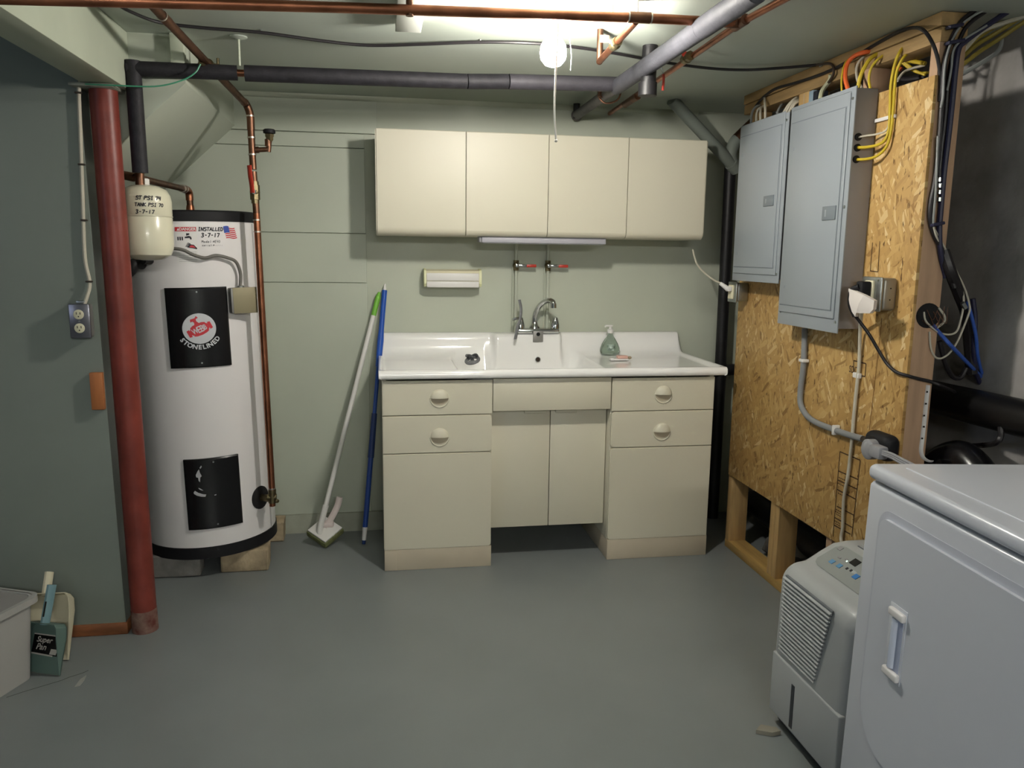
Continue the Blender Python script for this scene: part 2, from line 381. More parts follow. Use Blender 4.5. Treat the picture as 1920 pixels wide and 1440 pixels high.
# badge on the upper panel
U0, V0, S = .022, .996, 1.0
fn = onheater(.0128); fn2 = onheater(.0134); fn3 = onheater(.0139)
b = B(); n = 40; b.poly([(U0+.063*math.cos(2*PI*i/n), V0+.063*math.sin(2*PI*i/n), 0) for i in range(n)]); b.drape(fn)
o = b.done('badge', mat('badge white', '#c9ccd0', .35), h, local=True); o.parent = p1
ca, sa = math.cos(R(24)), math.sin(R(24))
def bad(fnn): return lambda u, v: fnn(U0+u*ca-v*sa, V0+u*sa+v*ca)
flat2 = lambda u, v: (u, v, 0)
g = bad(flat2); b = B()
b.poly([g(*q) for q in ((-.030, -.022), (-.020, -.026), (0, -.028), (.020, -.026), (.030, -.022), (.030, .016), (.018, .021), (0, .022), (-.018, .021), (-.030, .016))])
b.poly([g(*q) for q in ((-.048, -.018), (-.037, -.020), (-.037, .012), (-.048, .010))]); b.poly([g(*q) for q in ((.037, -.020), (.048, -.018), (.048, .010), (.037, .012))])
b.poly([g(*q) for q in ((-.037, -.012), (-.030, -.018), (-.030, .012), (-.037, .006))]); b.poly([g(*q) for q in ((.030, -.018), (.037, -.012), (.037, .006), (.030, .012))])
b.poly([g(*q) for q in ((-.010, .020), (.010, .020), (.004, .032), (.006, .040), (-.010, .038), (-.006, .030))])
b.poly([g(*q) for q in ((-.018, .036), (.016, .042), (.012, .052), (.004, .046), (-.014, .048))])
b.drape(fn2); o = b.done('badge_emblem', REDI, h, local=True); o.parent = p1
b = B()
for ch, du, sz in (('W', -.019, .030), ('E', -.004, .038), ('B', .009, .038), ('B', .021, .030)):
    add_font(b, ch, sz, (lambda du, sz: lambda u, v: bad(fn3)(u*.72+du, v-sz*.36-.002))(du, sz), bold=.0008)
o = b.done('badge_letters', mat('badge white', '#c9ccd0', .35), h, local=True); o.parent = p1
b = B(); word = 'STONELINED'; wd_ = {'S': .67, 'T': .62, 'O': .80, 'N': .74, 'E': .66, 'L': .60, 'I': .30, 'D': .74}
tot = sum(wd_[c] for c in word); acc = 0; rr = .0815
for ch in word:
    a = R(-90-59+118*(acc+wd_[ch]/2)/tot); acc += wd_[ch]
    ct, st = math.cos(a+PI/2), math.sin(a+PI/2)
    add_font(b, ch, .0255, (lambda a, ct, st: lambda u, v: fn(U0+rr*math.cos(a)+u*ct-(v-.008)*st, V0+.004+rr*math.sin(a)+u*st+(v-.008)*ct))(a, ct, st), bold=.0009)
o = b.done('badge_word', mat('badge white', '#c9ccd0', .35), h, local=True); o.parent = p1
# worn patches on the lower panel
for pts in (((-.034, .378), (-.026, .395), (-.020, .402), (-.018, .388), (-.012, .372), (-.018, .366), (-.020, .346), (-.025, .352), (-.026, .366), (-.033, .368)),
            ((-.018, .408), (-.011, .418), (-.009, .412), (-.015, .404)),
            ((-.048, .302), (-.042, .310), (-.030, .300), (-.012, .292), (.0, .290), (-.004, .280), (-.020, .282), (-.036, .288), (-.046, .296)),
            ((-.028, .322), (-.018, .316), (-.010, .308), (-.018, .310), (-.026, .316)), ((.030, .284), (.038, .286), (.038, .282), (.031, .281))):
    b = B(); b.poly([fn(u, v) for u, v in pts]); o = b.done('worn_patch', mat('worn patch', '#b3b3b6', .6), h, local=True); o.parent = p2
# stickers and pen notes near the top
fh = onheater(.0008); fh2 = onheater(.0014); fh3 = onheater(.0019)
b = B()
def sheet(b, u0, u1, z0, z1, fnn, n=8):
    a = [b.bm.verts.new(fnn(u0+(u1-u0)*i/n, z0)) for i in range(n+1)]; c = [b.bm.verts.new(fnn(u0+(u1-u0)*i/n, z1)) for i in range(n+1)]
    for i in range(n): b.bm.faces.new((a[i], a[i+1], c[i+1], c[i]))
sheet(b, -.042, .040, 1.262, 1.408, fh); lab = b.done('warning_label', PAPER, h, local=True)
b = B(); sheet(b, -.041, .039, 1.390, 1.407, fh2); o = b.done('label_header', REDI, h, local=True); o.parent = lab
b = B(); add_font(b, 'DANGER', .0155, lambda u, v: fh3(u+.006, v+1.3935), bold=.0004); b.poly([fh3(-.034, 1.393), fh3(-.024, 1.393), fh3(-.029, 1.403)])
o = b.done('label_word', PAPER, h, local=True); o.parent = lab
b = B()
b.poly([fh2(*q) for q in ((-.006, 1.368), (.010, 1.372), (.018, 1.368), (.020, 1.358), (.014, 1.357), (.012, 1.363), (-.006, 1.362))]); b.poly([fh2(*q) for q in ((.0, 1.372), (.012, 1.376), (.012, 1.382), (.0, 1.382))])
for u in (-.034, -.026, -.018): b.poly([fh2(*q) for q in ((u, 1.354), (u+.005, 1.354), (u+.005, 1.368), (u, 1.368))])
b.poly([fh2(*q) for q in ((.0, 1.326), (.012, 1.338), (.026, 1.336), (.038, 1.322), (.036, 1.318), (.020, 1.322), (.008, 1.324))])
for i in range(4): b.poly([fh2(*q) for q in ((.010+i*.001, 1.325+i*.004), (-.006+i*.003, 1.329+i*.0045), (-.006+i*.003, 1.332+i*.0045), (.011+i*.001, 1.329+i*.004))])
o = b.done('label_drawing', INK, h, local=True); o.parent = lab
b = B(); b.poly([fh3(*q) for q in ((.008, 1.327), (.014, 1.334), (.024, 1.333), (.032, 1.324), (.020, 1.325))]); o = b.done('label_drawing_red', REDI, h, local=True); o.parent = lab
b = B()
for i in range(6): sheet(b, -.034, .034, 1.307-i*.0075, 1.308-i*.0075, fh2, 4)
o = b.done('label_text_lines', INKG, h, local=True); o.parent = lab
b = B(); stroke_text(b, 'INSTALLED', .046, 1.392, .0135, fh, .26); stroke_text(b, '3-7-17', .056, 1.367, .015, fh, .26)
stroke_text(b, 'Model #E40', .056, 1.344, .0095, fh, .13); stroke_text(b, 'serial #', .056, 1.330, .008, fh, .13)
for i in range(11): b.poly([fh(.094+i*.0042, 1.331+.002*(i % 2)), fh(.097+i*.0042, 1.335-.002*(i % 2)), fh(.0976+i*.0042, 1.335-.002*(i % 2)), fh(.0948+i*.0042, 1.331+.002*(i % 2))])
tag(b.done('pen_note', INK, h, local=True), 'black handwritten installation date')
b = B(); wav = lambda u, v: fh(u+.0006*v, v+.0022*math.sin(u*120))
for i in range(6): 
    a0 = 1.362+i*.0078
    sheet(b, .158, .212-.0008*i, a0, a0+.0042, lambda u, v: fh(u-.006*(v-1.37)/.04, v+.002*math.sin((u-.158)*130)), 10)
fl = b.done('flag_sticker', REDI, h, local=True)
b = B(); sheet(b, .154, .179, 1.384, 1.411, lambda u, v: fh2(u-.006*(v-1.37)/.04, v+.002*math.sin((u-.158)*130)), 6); o = b.done('flag_canton', BLUEI, h, local=True); o.parent = fl
# vertical jacket seam, junction box, drain flange
b = B(); 
a0 = (.245)/HR-PI/2
b.box((0, 0, 0), (.010, .003, HH-.10), .001, 1); sx = Vector(onheater(.001)(.325, 0)); b.warp(lambda c: Matrix.Rotation((.325+DU)/HR, 3, 'Z') @ c + Vector((sx.x, sx.y, HH/2)))
b.done('jacket_seam', mat('seam grey', '#b8b5b4', .4), t, local=True)
JU, JZ = .190, 1.105
rz = (JU+DU)/HR
c0 = Vector(onheater(.0)(JU, JZ)); dn = Vector((c0.x, c0.y, 0)).normalized()
def jbox(b, d, off, bev): 
    b.box((0, 0, 0), d, bev, 2); b.warp(lambda c: Matrix.Rotation(rz*.55, 3, 'Z') @ c + c0 + dn*off); return b
o1 = jbox(B(), (.098, .05, .106), .028, .006).done('junction_box', mat('dull grey steel', '#8d8b88', .5, .6), t, local=True)
o = jbox(B(), (.100, .004, .108), .0545, .001).done('box_cover', mat('tan plate', '#8f876c', .55, .2), h, local=True); o.parent = o1
# electric whip from behind the expansion tank to the junction box
fw_ = onheater(.028)
B().tube([onheater(.05)(-.15, 1.310), fw_(-.09, 1.322), fw_(-.02, 1.318), fw_(.02, 1.296), fw_(.06, 1.283), fw_(.10, 1.292), fw_(.15, 1.280), fw_(.180, 1.262), fw_(.195, 1.215), fw_(.190, 1.160)], .0068, 10).done('power_whip', mat('grey whip', '#6f6c66', .5), t, local=True)
B().lathe([(.016, 0), (.016, .012), (.012, .014)], fw_(.190, 1.152), n=14).done('whip_connector', STEEL, t, local=True)
b = B(); c0d = Vector(onheater(0)(.248, .218)); dd = Vector((c0d.x, c0d.y, 0)).normalized(); b.lathe([(.052, -.004), (.052, .004), (.046, .008), (.02, .009)], c0d, dd, 24)
b.done('drain_flange', RUBBER, t, local=True)
B().cyl(c0d, c0d+dd*.06, .016, n=14).done('drain_nipple', BRASS, t, local=True)
B().tube([onheater(.0)(-.19, 1.262), onheater(.04)(-.193, 1.262), onheater(.05)(-.20, 1.24), onheater(.05)(-.225, 1.225), onheater(.05)(-.245, 1.235)], .022, 12).done('relief_valve', RUBBER, t, local=True)
B().cyl(onheater(.0)(-.150, 1.275), onheater(.05)(-.150, 1.275), .015, n=10).done('relief_cap', RUBBER, t, local=True)

for nm, lab_, x0, x1, y0, y1, m in (('brick', 'grey brick under the heater beside the red column', -1.03, -.80, -.545, -.44, BRICKG), ('brick', 'pale tan brick under the front right of the heater', -.715, -.515, -.52, -.40, BRICK),
        ('brick', 'brick under the heater towards the green wall', -.70, -.49, -.16, -.04, BRICK), ('brick', 'brick under the heater in the far left corner', -1.04, -.84, -.17, -.06, BRICKG)):
    b = B().bb(x0, x1, y0, y1, 0, .098, .006); b.bm.verts.ensure_lookup_table()
    for v in b.bm.verts: v.co += Vector((random.uniform(-.004, .004), random.uniform(-.004, .004), 0))
    tag(b.done(nm, m), lab_, 'brick', 'bricks under the water heater')

# --- expansion tank
EX, EY, EZ0, ER = (-0.840, -0.900, 1.377)[0]+.004, -.90, (-0.840, -0.900, 1.377)[2], .0885
t = thing('expansion_tank', 'small ivory expansion tank with handwritten pressure notes', 'expansion tank', (EX, EY, EZ0))
B().lathe([(.02, 0), (.052, .004), (.078, .020), (ER-.002, .043), (ER, .062), (ER, .152), (ER-.001, .154), (ER-.001, .162), (ER, .164), (ER, .212), (ER-.004, .233), (.073, .253), (.047, .265), (.015, .271)], (EX, EY, EZ0), n=48).done('shell', TANK, t)
B().lathe([(.016, .267), (.0175, .271), (.0175, .290), (.012, .293)], (EX, EY, EZ0), n=16).done('nipple', PLASTW, t)
B().lathe([(ER+.0008, .156), (ER+.0014, .158), (ER+.0008, .160)], (EX, EY, EZ0), n=48, cap=False).done('weld_seam', mat('tank ivory seam', '#c9c5ae', .4), t)
yawe = R(9)
fe = lambda u, v: (EX+(ER+.0008)*math.cos(u/ER-PI/2+yawe), EY+(ER+.0008)*math.sin(u/ER-PI/2+yawe), EZ0+v)
fe_top = fe
b = B(); stroke_text(b, 'ST PSI 74', -.022, .213, .0125, fe, .24); stroke_text(b, 'TANK PSI 70', -.027, .190, .0115, fe, .24); stroke_text(b, '3-7-17', -.025, .165, .0125, fe, .24)
tag(b.done('pen_note', INK, t), 'black handwritten pressure note')

# --- copper run from tee above the tank to the heater
t = thing('hot_water_pipe', 'tarnished copper pipe from expansion tank to heater top', 'pipe', (-.92, -.63, 1.70))
TE = Vector((-0.845, -0.920, 1.668)); EL = Vector((-.812, -.345, 1.672)); 
B().tube([TE+Vector((-.06, .03, .012)), TE+Vector((-.03, .01, .004)), TE, EL], .0125, 14, 1).done('horizontal_tube', COPPERD, t)
B().tube([EL+(TE-EL)*.10, EL+(TE-EL)*.03, EL+Vector((.004, .006, -.012)), EL+Vector((.005, .008, -.045))], .016, 14, 4).done('elbow', COPPER, t)
B().cyl(EL+Vector((.005, .008, -.03)), EL+Vector((.006, .008, -.07)), .0135, n=14).done('riser', COPPERD, t)
B().cyl(EL+Vector((.006, .008, -.065)), EL+Vector((.006, .008, -.105)), .015, .021, n=14).done('adapter', COPPER, t)
for q in (.12, .07): B().cyl(EL+(TE-EL)*q, EL+(TE-EL)*(q+.012), .0175, n=14).done('solder_ring', SOLDER, t)
B().cyl(TE+Vector((0, 0, -.035)), TE+Vector((0, 0, .03)), .016, n=14).done('tee', COPPERD, t)
B().tube([TE+Vector((-.02, .01, .004)), TE+Vector((-.052, .02, .010)), TE+Vector((-.062, .05, .012)), TE+Vector((-.05, .10, .01))], .0155, 12, 5).done('return_elbow', COPPERD, t)

# --- black insulated pipe: drop at the left, long run to the right
t = thing('insulated_pipe', 'black foam insulated pipe running across under the ceiling', 'pipe', (-.92, -.64, 2.085))
A = Vector((-0.821, -1.008, 2.024)); KV = [A, Vector((-0.820, -1.000, 1.680))]
J1 = Vector((-0.485, -0.975, 2.033)); J2 = Vector((0.333, -0.905, 2.056)); J3 = Vector((0.492, -0.890, 2.066)); J4 = Vector((0.937, -0.855, 2.083))
def sleeve(pts, r, nm, m, dr=0.): return B().tube(pts, r, 20, 1).done(nm, m, t)
sleeve([A+Vector((0, 0, .026)), KV[1]], .0262, 'foam_sleeve', FOAM)
sleeve([A+Vector((-.02, 0, 0)), J1], .0255, 'foam_sleeve', FOAM)
sleeve([J1+(J2-J1)*.03, J2], .0275, 'foam_sleeve', FOAM)
sleeve([J2+(J3-J2)*.02, J3], .0275, 'foam_sleeve', FOAM)
sleeve([J3+(J4-J3)*.01, J4], .0280, 'foam_sleeve', mat('dark grey foam', '#37353a', .6, var=.15, vscale=25, bump=.25, bscale=110))
B().cyl(J1-(J2-J1)*.02, J1+(J2-J1)*.04, .012, n=12).done('bare_copper', COPPER, t)
# hanger hook
t = thing('pipe_hanger', 'white painted drop hanger holding the black insulated pipe', 'hanger', (J1.x+.012, J1.y, ZC))
B().cyl((J1.x+.012, J1.y-.02, J1.z+.02), (J1.x+.012, J1.y-.02, ZC), .0045, n=10).done('rod', BEAM, t)
B().lathe([(.03, 0), (.03, -.004), (.012, -.010)], (J1.x+.012, J1.y-.02, ZC), n=18).done('ceiling_plate', CEIL, t)
# --- cold line: from the ceiling tee back to the wall, down beside the heater to the drain
t = thing('cold_water_pipe', 'copper pipe dropping beside the heater with a red handled valve', 'pipe', (-.56, -.53, 0))
C0 = Vector((-0.652, -1.460, 2.128)); C1 = Vector((-0.524, -0.530, 2.001)); 
C2 = Vector((-0.513, -0.530, 1.970))
V0 = Vector((-0.509, -0.530, 1.747)); V1 = Vector((-0.503, -0.530, 1.570)); BT = Vector((-0.483, -0.530, 0.369))
B().tube([C0, C0+(C1-C0)*.985], .0140, 14, 1).done('ceiling_tube', COPPERD, t)
B().tube([C1-(C1-C0).normalized()*.04, C1-(C1-C0).normalized()*.008, C2+Vector((0, 0, -.006)), C2+(V0-C2)*.3], .0155, 14, 4).done('elbow', COPPERD, t)
B().tube([C2, V0], .0140, 14, 1).done('upper_riser', COPPERD, t)
B().tube([V1, BT], .0140, 14, 1).done('lower_riser', COPPER, t)
B().cyl(V0+(V1-V0)*.05, V1, .0140, n=14).done('valve_tail', COPPERD, t)
vb = V0+(V1-V0)*.52
B().cyl(vb-Vector((0, 0, .03)), vb+Vector((0, 0, .03)), .020, n=8).cyl(vb-Vector((0, 0, .045)), vb+Vector((0, 0, .045)), .016, n=8).sphere(vb, .021, 14).done('valve_body', BRASS, t)
o = B().tube([vb+Vector((-.006, -.026, -.004)), vb+Vector((-.008, -.028, .03)), vb+Vector((-.012, -.03, .065)), vb+Vector((-.014, -.03, .105))], .006, 10, 4, flat=.013).done('lever_grip', REDH, t)
B().cyl(vb+Vector((0, -.015, 0)), vb+Vector((0, -.032, 0)), .009, n=8).done('lever_nut', STEEL, t)
for q, par in ((.04, (C2, V0)), (.42, (C2, V0)), (.72, (C2, V0)), (.02, (V1, BT)), (.06, (V1, BT)), (.985, (V1, BT))):
    p_ = par[0]+(par[1]-par[0])*q; d_ = (par[1]-par[0]).normalized()
    B().cyl(p_, p_+d_*.006, .0165, n=14).done('solder_ring', SOLDER, t)
q = C0+(C1-C0)*.12; d_ = (C1-C0).normalized(); B().cyl(q, q+d_*.05, .0155, n=14).done('coupling', COPPERD, t); B().cyl(q, q+d_*.006, .0165, n=14).done('solder_ring', SOLDER, t)
# tee at the drain
B().cyl(BT+Vector((0, 0, .01)), BT+Vector((0, 0, -.05)), .017, n=12).cyl(BT+Vector((-.02, 0, -.025)), BT+Vector((.018, 0, -.025)), .015, n=12).done('drain_tee', BRASS, t)
B().cyl(BT+Vector((0, -.004, -.05)), BT+Vector((0, -.004, -.064)), .013, n=12).done('drain_cap', COPPER, t)
B().lathe([(.009, 0), (.009, .006), (.004, .008)], BT+Vector((.02, -.008, -.04)), (.5, -1, 0), 10).done('drain_knob', BRASS, t)
# side branch with vacuum breaker
SB = Vector((-0.499, -0.530, 1.825)); SE = Vector((-0.446, -0.530, 1.829)); ST = Vector((-0.440, -0.530, 1.897))
B().cyl(SB, SE, .010, n=12).cyl(SB, SB+(SE-SB)*.3, .013, n=12).done('branch', COPPERD, t)
B().cyl(SE+Vector((0, 0, -.01)), ST+Vector((0, 0, -.03)), .010, n=12).cyl(SE+Vector((0, 0, .012)), SE+Vector((0, 0, .04)), .0135, n=12).done('branch_riser', COPPERD, t)
B().lathe([(.011, -.036), (.016, -.030), (.016, -.02), (.019, -.016), (.019, -.008), (.014, -.004)], ST, n=6).done('breaker_body', BRASS, t)
B().lathe([(.018, -.006), (.024, -.004), (.025, .008), (.020, .012)], ST, n=20).done('breaker_cap', BLACKM, t)

# ground clamp with green wire to the column top
t = thing('ground_wire', 'thin green ground wire clamped to the copper pipe', 'wire', (-0.635, -0.841, 2.100))
G0 = Vector((-0.596, -1.030, 2.045))
B().tube([G0, Vector((-0.614, -1.040, 2.013)), Vector((-0.660, -1.050, 1.983)), Vector((-0.738, -1.070, 1.958)), Vector((-0.856, -1.100, 1.950)), Vector((-0.946, -1.100, 1.950))], .0026, 6).done('wire', GREENW, t)
cc = C0+(C1-C0)*.545
B().cyl(cc-d_*.014, cc+d_*.014, .019, n=12).cyl(cc+Vector((-.03, 0, 0)), cc+Vector((-.03, 0, .02)), .006, n=8).cyl(cc+Vector((.03, 0, -.01)), cc+Vector((.03, 0, .025)), .005, n=8).box(cc, (.075, .014, .012), .002).cyl(cc, G0, .006, n=8).done('clamp', BRASS, t)

# outlet on the partition, its cable and clips
t = thing('wall_outlet', 'steel duplex outlet box on the left green wall', 'outlet', (-1.018, -1.06, 1.17))
B().bb(-1.048, -.985, -1.098, -1.061, 1.115, 1.228, .006).done('box', mat('dull grey steel', '#8d8b88', .5, .6), t)
pl = B().bb(-1.051, -.983, -1.106, -1.097, 1.112, 1.230, .004).done('cover_plate', mat('brushed plate', '#83828a', .32, .85), t)
for z in (1.194, 1.147):
    rc = B().lathe([(.0165, 0), (.0165, .004), (.014, .005)], (-1.018, -1.105, z), (0, -1, 0), 24).done('receptacle', IVORY, t)
    b = B()
    for dx in (-.006, .006): b.box((-1.018+dx, -1.1102, z+.004), (.0022, .001, .008))
    b.cyl((-1.018, -1.1097, z-.007), (-1.018, -1.1107, z-.007), .0022, n=8); b.done('slots', DARK, rc)
B().cyl((-1.018, -1.106, 1.1705), (-1.018, -1.108, 1.1705), .003, n=8).done('screw', STEEL, t)
B().bb(-1.03, -1.0, -1.09, -1.072, 1.228, 1.240, .002).done('cable_clamp', STEEL, t)
t = thing('outlet_cable', 'pale cable stapled down the green wall to the outlet', 'cable', (-.98, -1.07, 1.24))
B().tube([(-0.959, -1.068, 1.969), (-0.977, -1.068, 1.943), (-0.983, -1.068, 1.797), (-0.991, -1.068, 1.588), (-0.998, -1.068, 1.392), (-0.987, -1.072, 1.301), (-0.996, -1.080, 1.254), (-1.005, -1.085, 1.228)], .0065, 8).done('sheath', CABW, t)
for q in ((-0.979, -1.072, 1.927), (-0.985, -1.072, 1.696), (-0.990, -1.072, 1.512), (-0.987, -1.076, 1.305)):
    B().box(q, (.022, .012, .006), .002).done('staple', mat('dark staple', '#4a4038', .5, .5), t)
t_ = B().bb(-1.008, -.966, -1.082, -1.061, .856, .988, .002).done('wood_block', WOODR); tag(t_, 'small orange brown wood block on the left wall corner', 'block')

# ================================================================ ceiling
BX, BY = .522, -1.572
t = thing('ceiling_light', 'bare glowing bulb in a porcelain ceiling holder over the sink', 'light', (BX, BY, ZC))
B().lathe([(.058, 0), (.057, -.010), (.050, -.018), (.034, -.022), (.026, -.030), (.0245, -.062), (.021, -.064)], (BX, BY, ZC), n=36).done('porcelain_base', PORC, t)
BZ = 2.012
B().lathe([(.0135, .060), (.016, .050), (.026, .040), (.037, .021), (.040, .0), (.037, -.018), (.024, -.034), (.004, -.041)], (BX, BY, BZ), n=28).done('bulb', mat('glowing bulb', '#fff9f0', .3, emit=BULB), t)
B().tube([(BX+.004, BY-.042, 2.115), (BX+.003, BY-.044, 2.05), (BX-.001, BY-.044, 1.93), (BX-.002, BY-.045, 1.83), (BX+.004, BY-.046, 1.755)], .0030, 6).sphere((BX+.004, BY-.046, 1.753), .005, 10).done('pull_cord', PLASTW, t)
B().tube([(BX+.03, BY-.01, 2.13), (BX+.05, BY-.02, 2.02), (BX+.05, BY-.02, 1.96)], .0012, 5).done('pull_chain', STEEL, t)
# fluorescent fixture on the ceiling at the rear of the room
RX, RY = .5, -5.8
t = thing('fluorescent_fixture', 'two tube fluorescent ceiling fixture at the rear of the room', 'light', (RX, RY, ZC))
B().prism([(RY-.11, ZC), (RY-.03, ZC-.03), (RY+.03, ZC-.03), (RY+.11, ZC)], 'x', RX-.64, RX+.64).done('reflector', PLASTW, t)
for s_ in (-1, 1):
    B().cyl((RX-.59, RY+.06*s_, ZC-.058), (RX+.59, RY+.06*s_, ZC-.058), .013, n=14).done('tube', mat('fluorescent tube', '#fbf9f4', .3, emit=TUBES), t)
    for x in (RX-.60, RX+.60): B().box((x, RY+.06*s_, ZC-.042), (.018, .03, .05), .003).done('tube_socket', PLASTW, t)

# copper pipe across the room in front of the bulb
t = thing('copper_pipe', 'bright copper pipe crossing under the ceiling in front of the bulb', 'pipe', (0, -1.676, 2.09))
Y0 = -1.676
q0 = Vector((-0.823, -2.084, 1.935)); q1 = Vector((-0.088, -1.800, 2.039)); q2 = Vector((0.728, -1.710, 2.086)); q3 = Vector((1.063, -1.676, 2.100))
B().tube([q0, q1, q2, q3], .0135, 16, 1).done('tube', COPPER, t)
qs = Vector((0.088, -1.780, 2.050))
B().cyl(qs+Vector((0, 0, .06)), qs+Vector((0, 0, -.016)), .0085, .0105, n=12).done('hanger_strap', COPPERD, t)
for px0, px1 in ((Vector((0.708, -1.712, 2.086)), Vector((0.777, -1.705, 2.089))),):
    B().cyl(px0, px1, .0155, n=16).done('coupling', COPPERD, t)
    for q in (px0, px1): B().cyl(q-Vector((.002, 0, 0)), q+Vector((.002, 0, 0)), .0162, n=16).done('solder_ring', SOLDER, t)
# copper pipe running back to the wall at the right
t = thing('copper_pipe', 'thin copper pipe running back beside the grey insulated pipe', 'pipe', (1.1, -1.0, 2.1))
a0 = Vector((1.082, -1.930, 2.100)); a1 = Vector((1.149, -0.012, 2.119))
B().tube([a0, q3, a0+(a1-a0)*.999], .0105, 14, 1).done('tube', COPPER, t)
B().cyl(q3-(a1-a0).normalized()*.04, q3+(a1-a0).normalized()*.04, .0155, n=14).cyl(q3+Vector((-.045, 0, 0)), q3, .016, n=14).done('tee', COPPERD, t)
vv = Vector((1.073, -1.237, 2.103)); dv = (a1-a0).normalized()
B().cyl(vv-dv*.03, vv+dv*.03, .017, n=8).sphere(vv, .02, 12).done('valve_body', BRASS, t)
B().tube([vv+Vector((-.012, -.01, .004)), vv+Vector((-.02, -.01, .016)), vv+Vector((-.026, -.005, .030))], .005, 8, 4, flat=.010).done('valve_grip', REDH, t)
B().cyl(Vector((1.123, -0.540, 2.105)), Vector((1.130, -0.332, 2.106)), .016, n=12).done('coupling', COPPERD, t)
# stub with valve near the bulb
t = thing('copper_stub', 'short copper branch with a small valve turning up to ceiling', 'pipe', (.8, -1.5, 2.1))
s0 = Vector((0.734, -1.700, 2.079)); s1 = Vector((0.728, -1.342, 2.045)); s1.z = 2.05
s2 = Vector((s1.x, s1.y, ZC))
B().cyl(s0, s1, .0105, n=12).done('tube', COPPER, t)
B().cyl(s1, s2, .0105, n=12).sphere(s1, .0115, 12).done('drop', COPPERD, t)
sv = s0+(s1-s0)*.52; ds = (s1-s0).normalized()
B().cyl(sv-ds*.025, sv+ds*.025, .0155, n=8).sphere(sv, .018, 12).done('valve_body', BRASS, t)
B().box(sv+Vector((-.035, .0, .012)), (.030, .008, .022), .003).cyl(sv, sv+Vector((-.03, 0, .01)), .006, n=8).done('valve_wing', mat('pink vinyl', '#d8a088', .45), t)
# grey insulated pipe running back, with its bare end turning down behind the black run
t = thing('insulated_pipe', 'thick grey foam insulated pipe running back along the ceiling', 'pipe', (.9, -1.0, 2.06))
g0 = Vector((0.928, -2.062, 2.065)); g1 = Vector((0.933, -1.712, 2.070)); g2 = Vector((0.937, -0.840, 2.076)); g3 = Vector((0.972, -0.030, 2.099))
B().cyl(g0, g1, .031, n=22).done('foam_sleeve', FOAMG, t); B().cyl(g1+(g2-g1)*.004, g2, .030, n=22).done('foam_sleeve', FOAMG, t)
B().cyl(g2, g3, .022, n=18).done('tail_pipe', mat('painted tail pipe', '#5a5656', .55, var=.2, vscale=20), t)
B().sphere(g3+(g2-g3)*.02, .028, 14).done('tail_fitting', mat('painted tail pipe', '#5a5656', .55), t)
gm = g2+(g3-g2)*.22
B().box(gm+Vector((-.02, 0, .0)), (.03, .02, .03), .004).tube([gm+Vector((-.03, 0, -.015)), gm+Vector((.0, 0, -.035)), gm+Vector((.05, 0, -.02)), gm+Vector((.07, 0, .03))], .004, 6).done('pipe_clamp', COPPERD, t)
tag(B().cyl(g3+Vector((-.005, -.03, -.02)), g3+Vector((-.005, -.03, .075)), .017, n=14).done('pipe_stub', IRON), 'short dark vertical pipe stub above the wall cabinet', 'pipe')
# black iron drop and hook beside the grey pipe
t = thing('iron_pipe', 'short black iron pipe hanging down behind the grey insulation', 'pipe', (1.0, -1.2, ZC))
k0 = Vector((0.956, -1.199, 2.145)); B().cyl(k0+Vector((0, .02, .01)), k0+Vector((-.004, .02, -.165)), .027, n=18).done('drop', IRON, t)
B().cyl(k0+Vector((-.004, .02, -.120)), k0+Vector((-.004, .02, -.165)), .033, n=18).done('collar', IRON, t)
t = thing('hook_tool', 'small red dipped hook hanging from the ceiling', 'hook', (1.066, -0.989, 2.140))
hk = Vector((1.066, -0.989, 2.140))
B().tube([hk+Vector((0, 0, .012)), hk+Vector((-.006, 0, -.005)), hk+Vector((.004, 0, -.025)), hk+Vector((.010, 0, -.04))], .0025, 6).done('wire', STEEL, t)
B().tube([hk+Vector((.010, 0, -.04)), hk+Vector((.012, 0, -.06)), hk+Vector((.010, 0, -.10))], .005, 8).done('tip', REDH, t)
tag(B().bb(.060, .141, -1.95, -1.318, 2.112, ZC, .002).done('ceiling_block', mat('white painted board', '#d5d8cf', .45)), 'white painted board fixed flat on the ceiling', 'board')
# black cable sagging along the ceiling
t = thing('ceiling_cable', 'black cable looping along the ceiling behind the bulb', 'cable', (0, -1.1, 2.13))
B().tube([(-0.767, -1.350, 2.140), (-0.745, -1.270, 2.138), (-0.685, -1.175, 2.136), (-0.562, -1.139, 2.136), (-0.380, -1.113, 2.138), (-0.192, -1.071, 2.133), (-0.030, -1.050, 2.131), (0.154, -1.092, 2.134), (0.353, -1.147, 2.138), (0.536, -1.173, 2.138), (0.714, -1.146, 2.138), (0.887, -1.092, 2.136), (1.057, -1.013, 2.138), (1.266, -0.972, 2.134), (1.417, -0.979, 2.134), (1.543, -1.034, 2.136), (1.642, -1.092, 2.138)], .0055, 8).done('sheath', CABK, t)
for q in ((-0.382, -1.095, 2.144), (0.355, -1.131, 2.144), (1.666, -1.087, 2.142)): B().box(q, (.006, .022, .014), .001).done('staple', STEEL, t)
for q, lb in (((0.678, -1.647, 2.140), 'white hanger rod hanging near the bulb'), ((0.752, -1.652, 2.140), 'grey hanger rod beside the white one')):
    tag(B().cyl((q[0], q[1], ZC), (q[0]+.002, q[1], ZC-.05), .005, .004, 8).done('hanger_rod', PLASTW if 'white' in lb else STEEL), lb, 'rod')

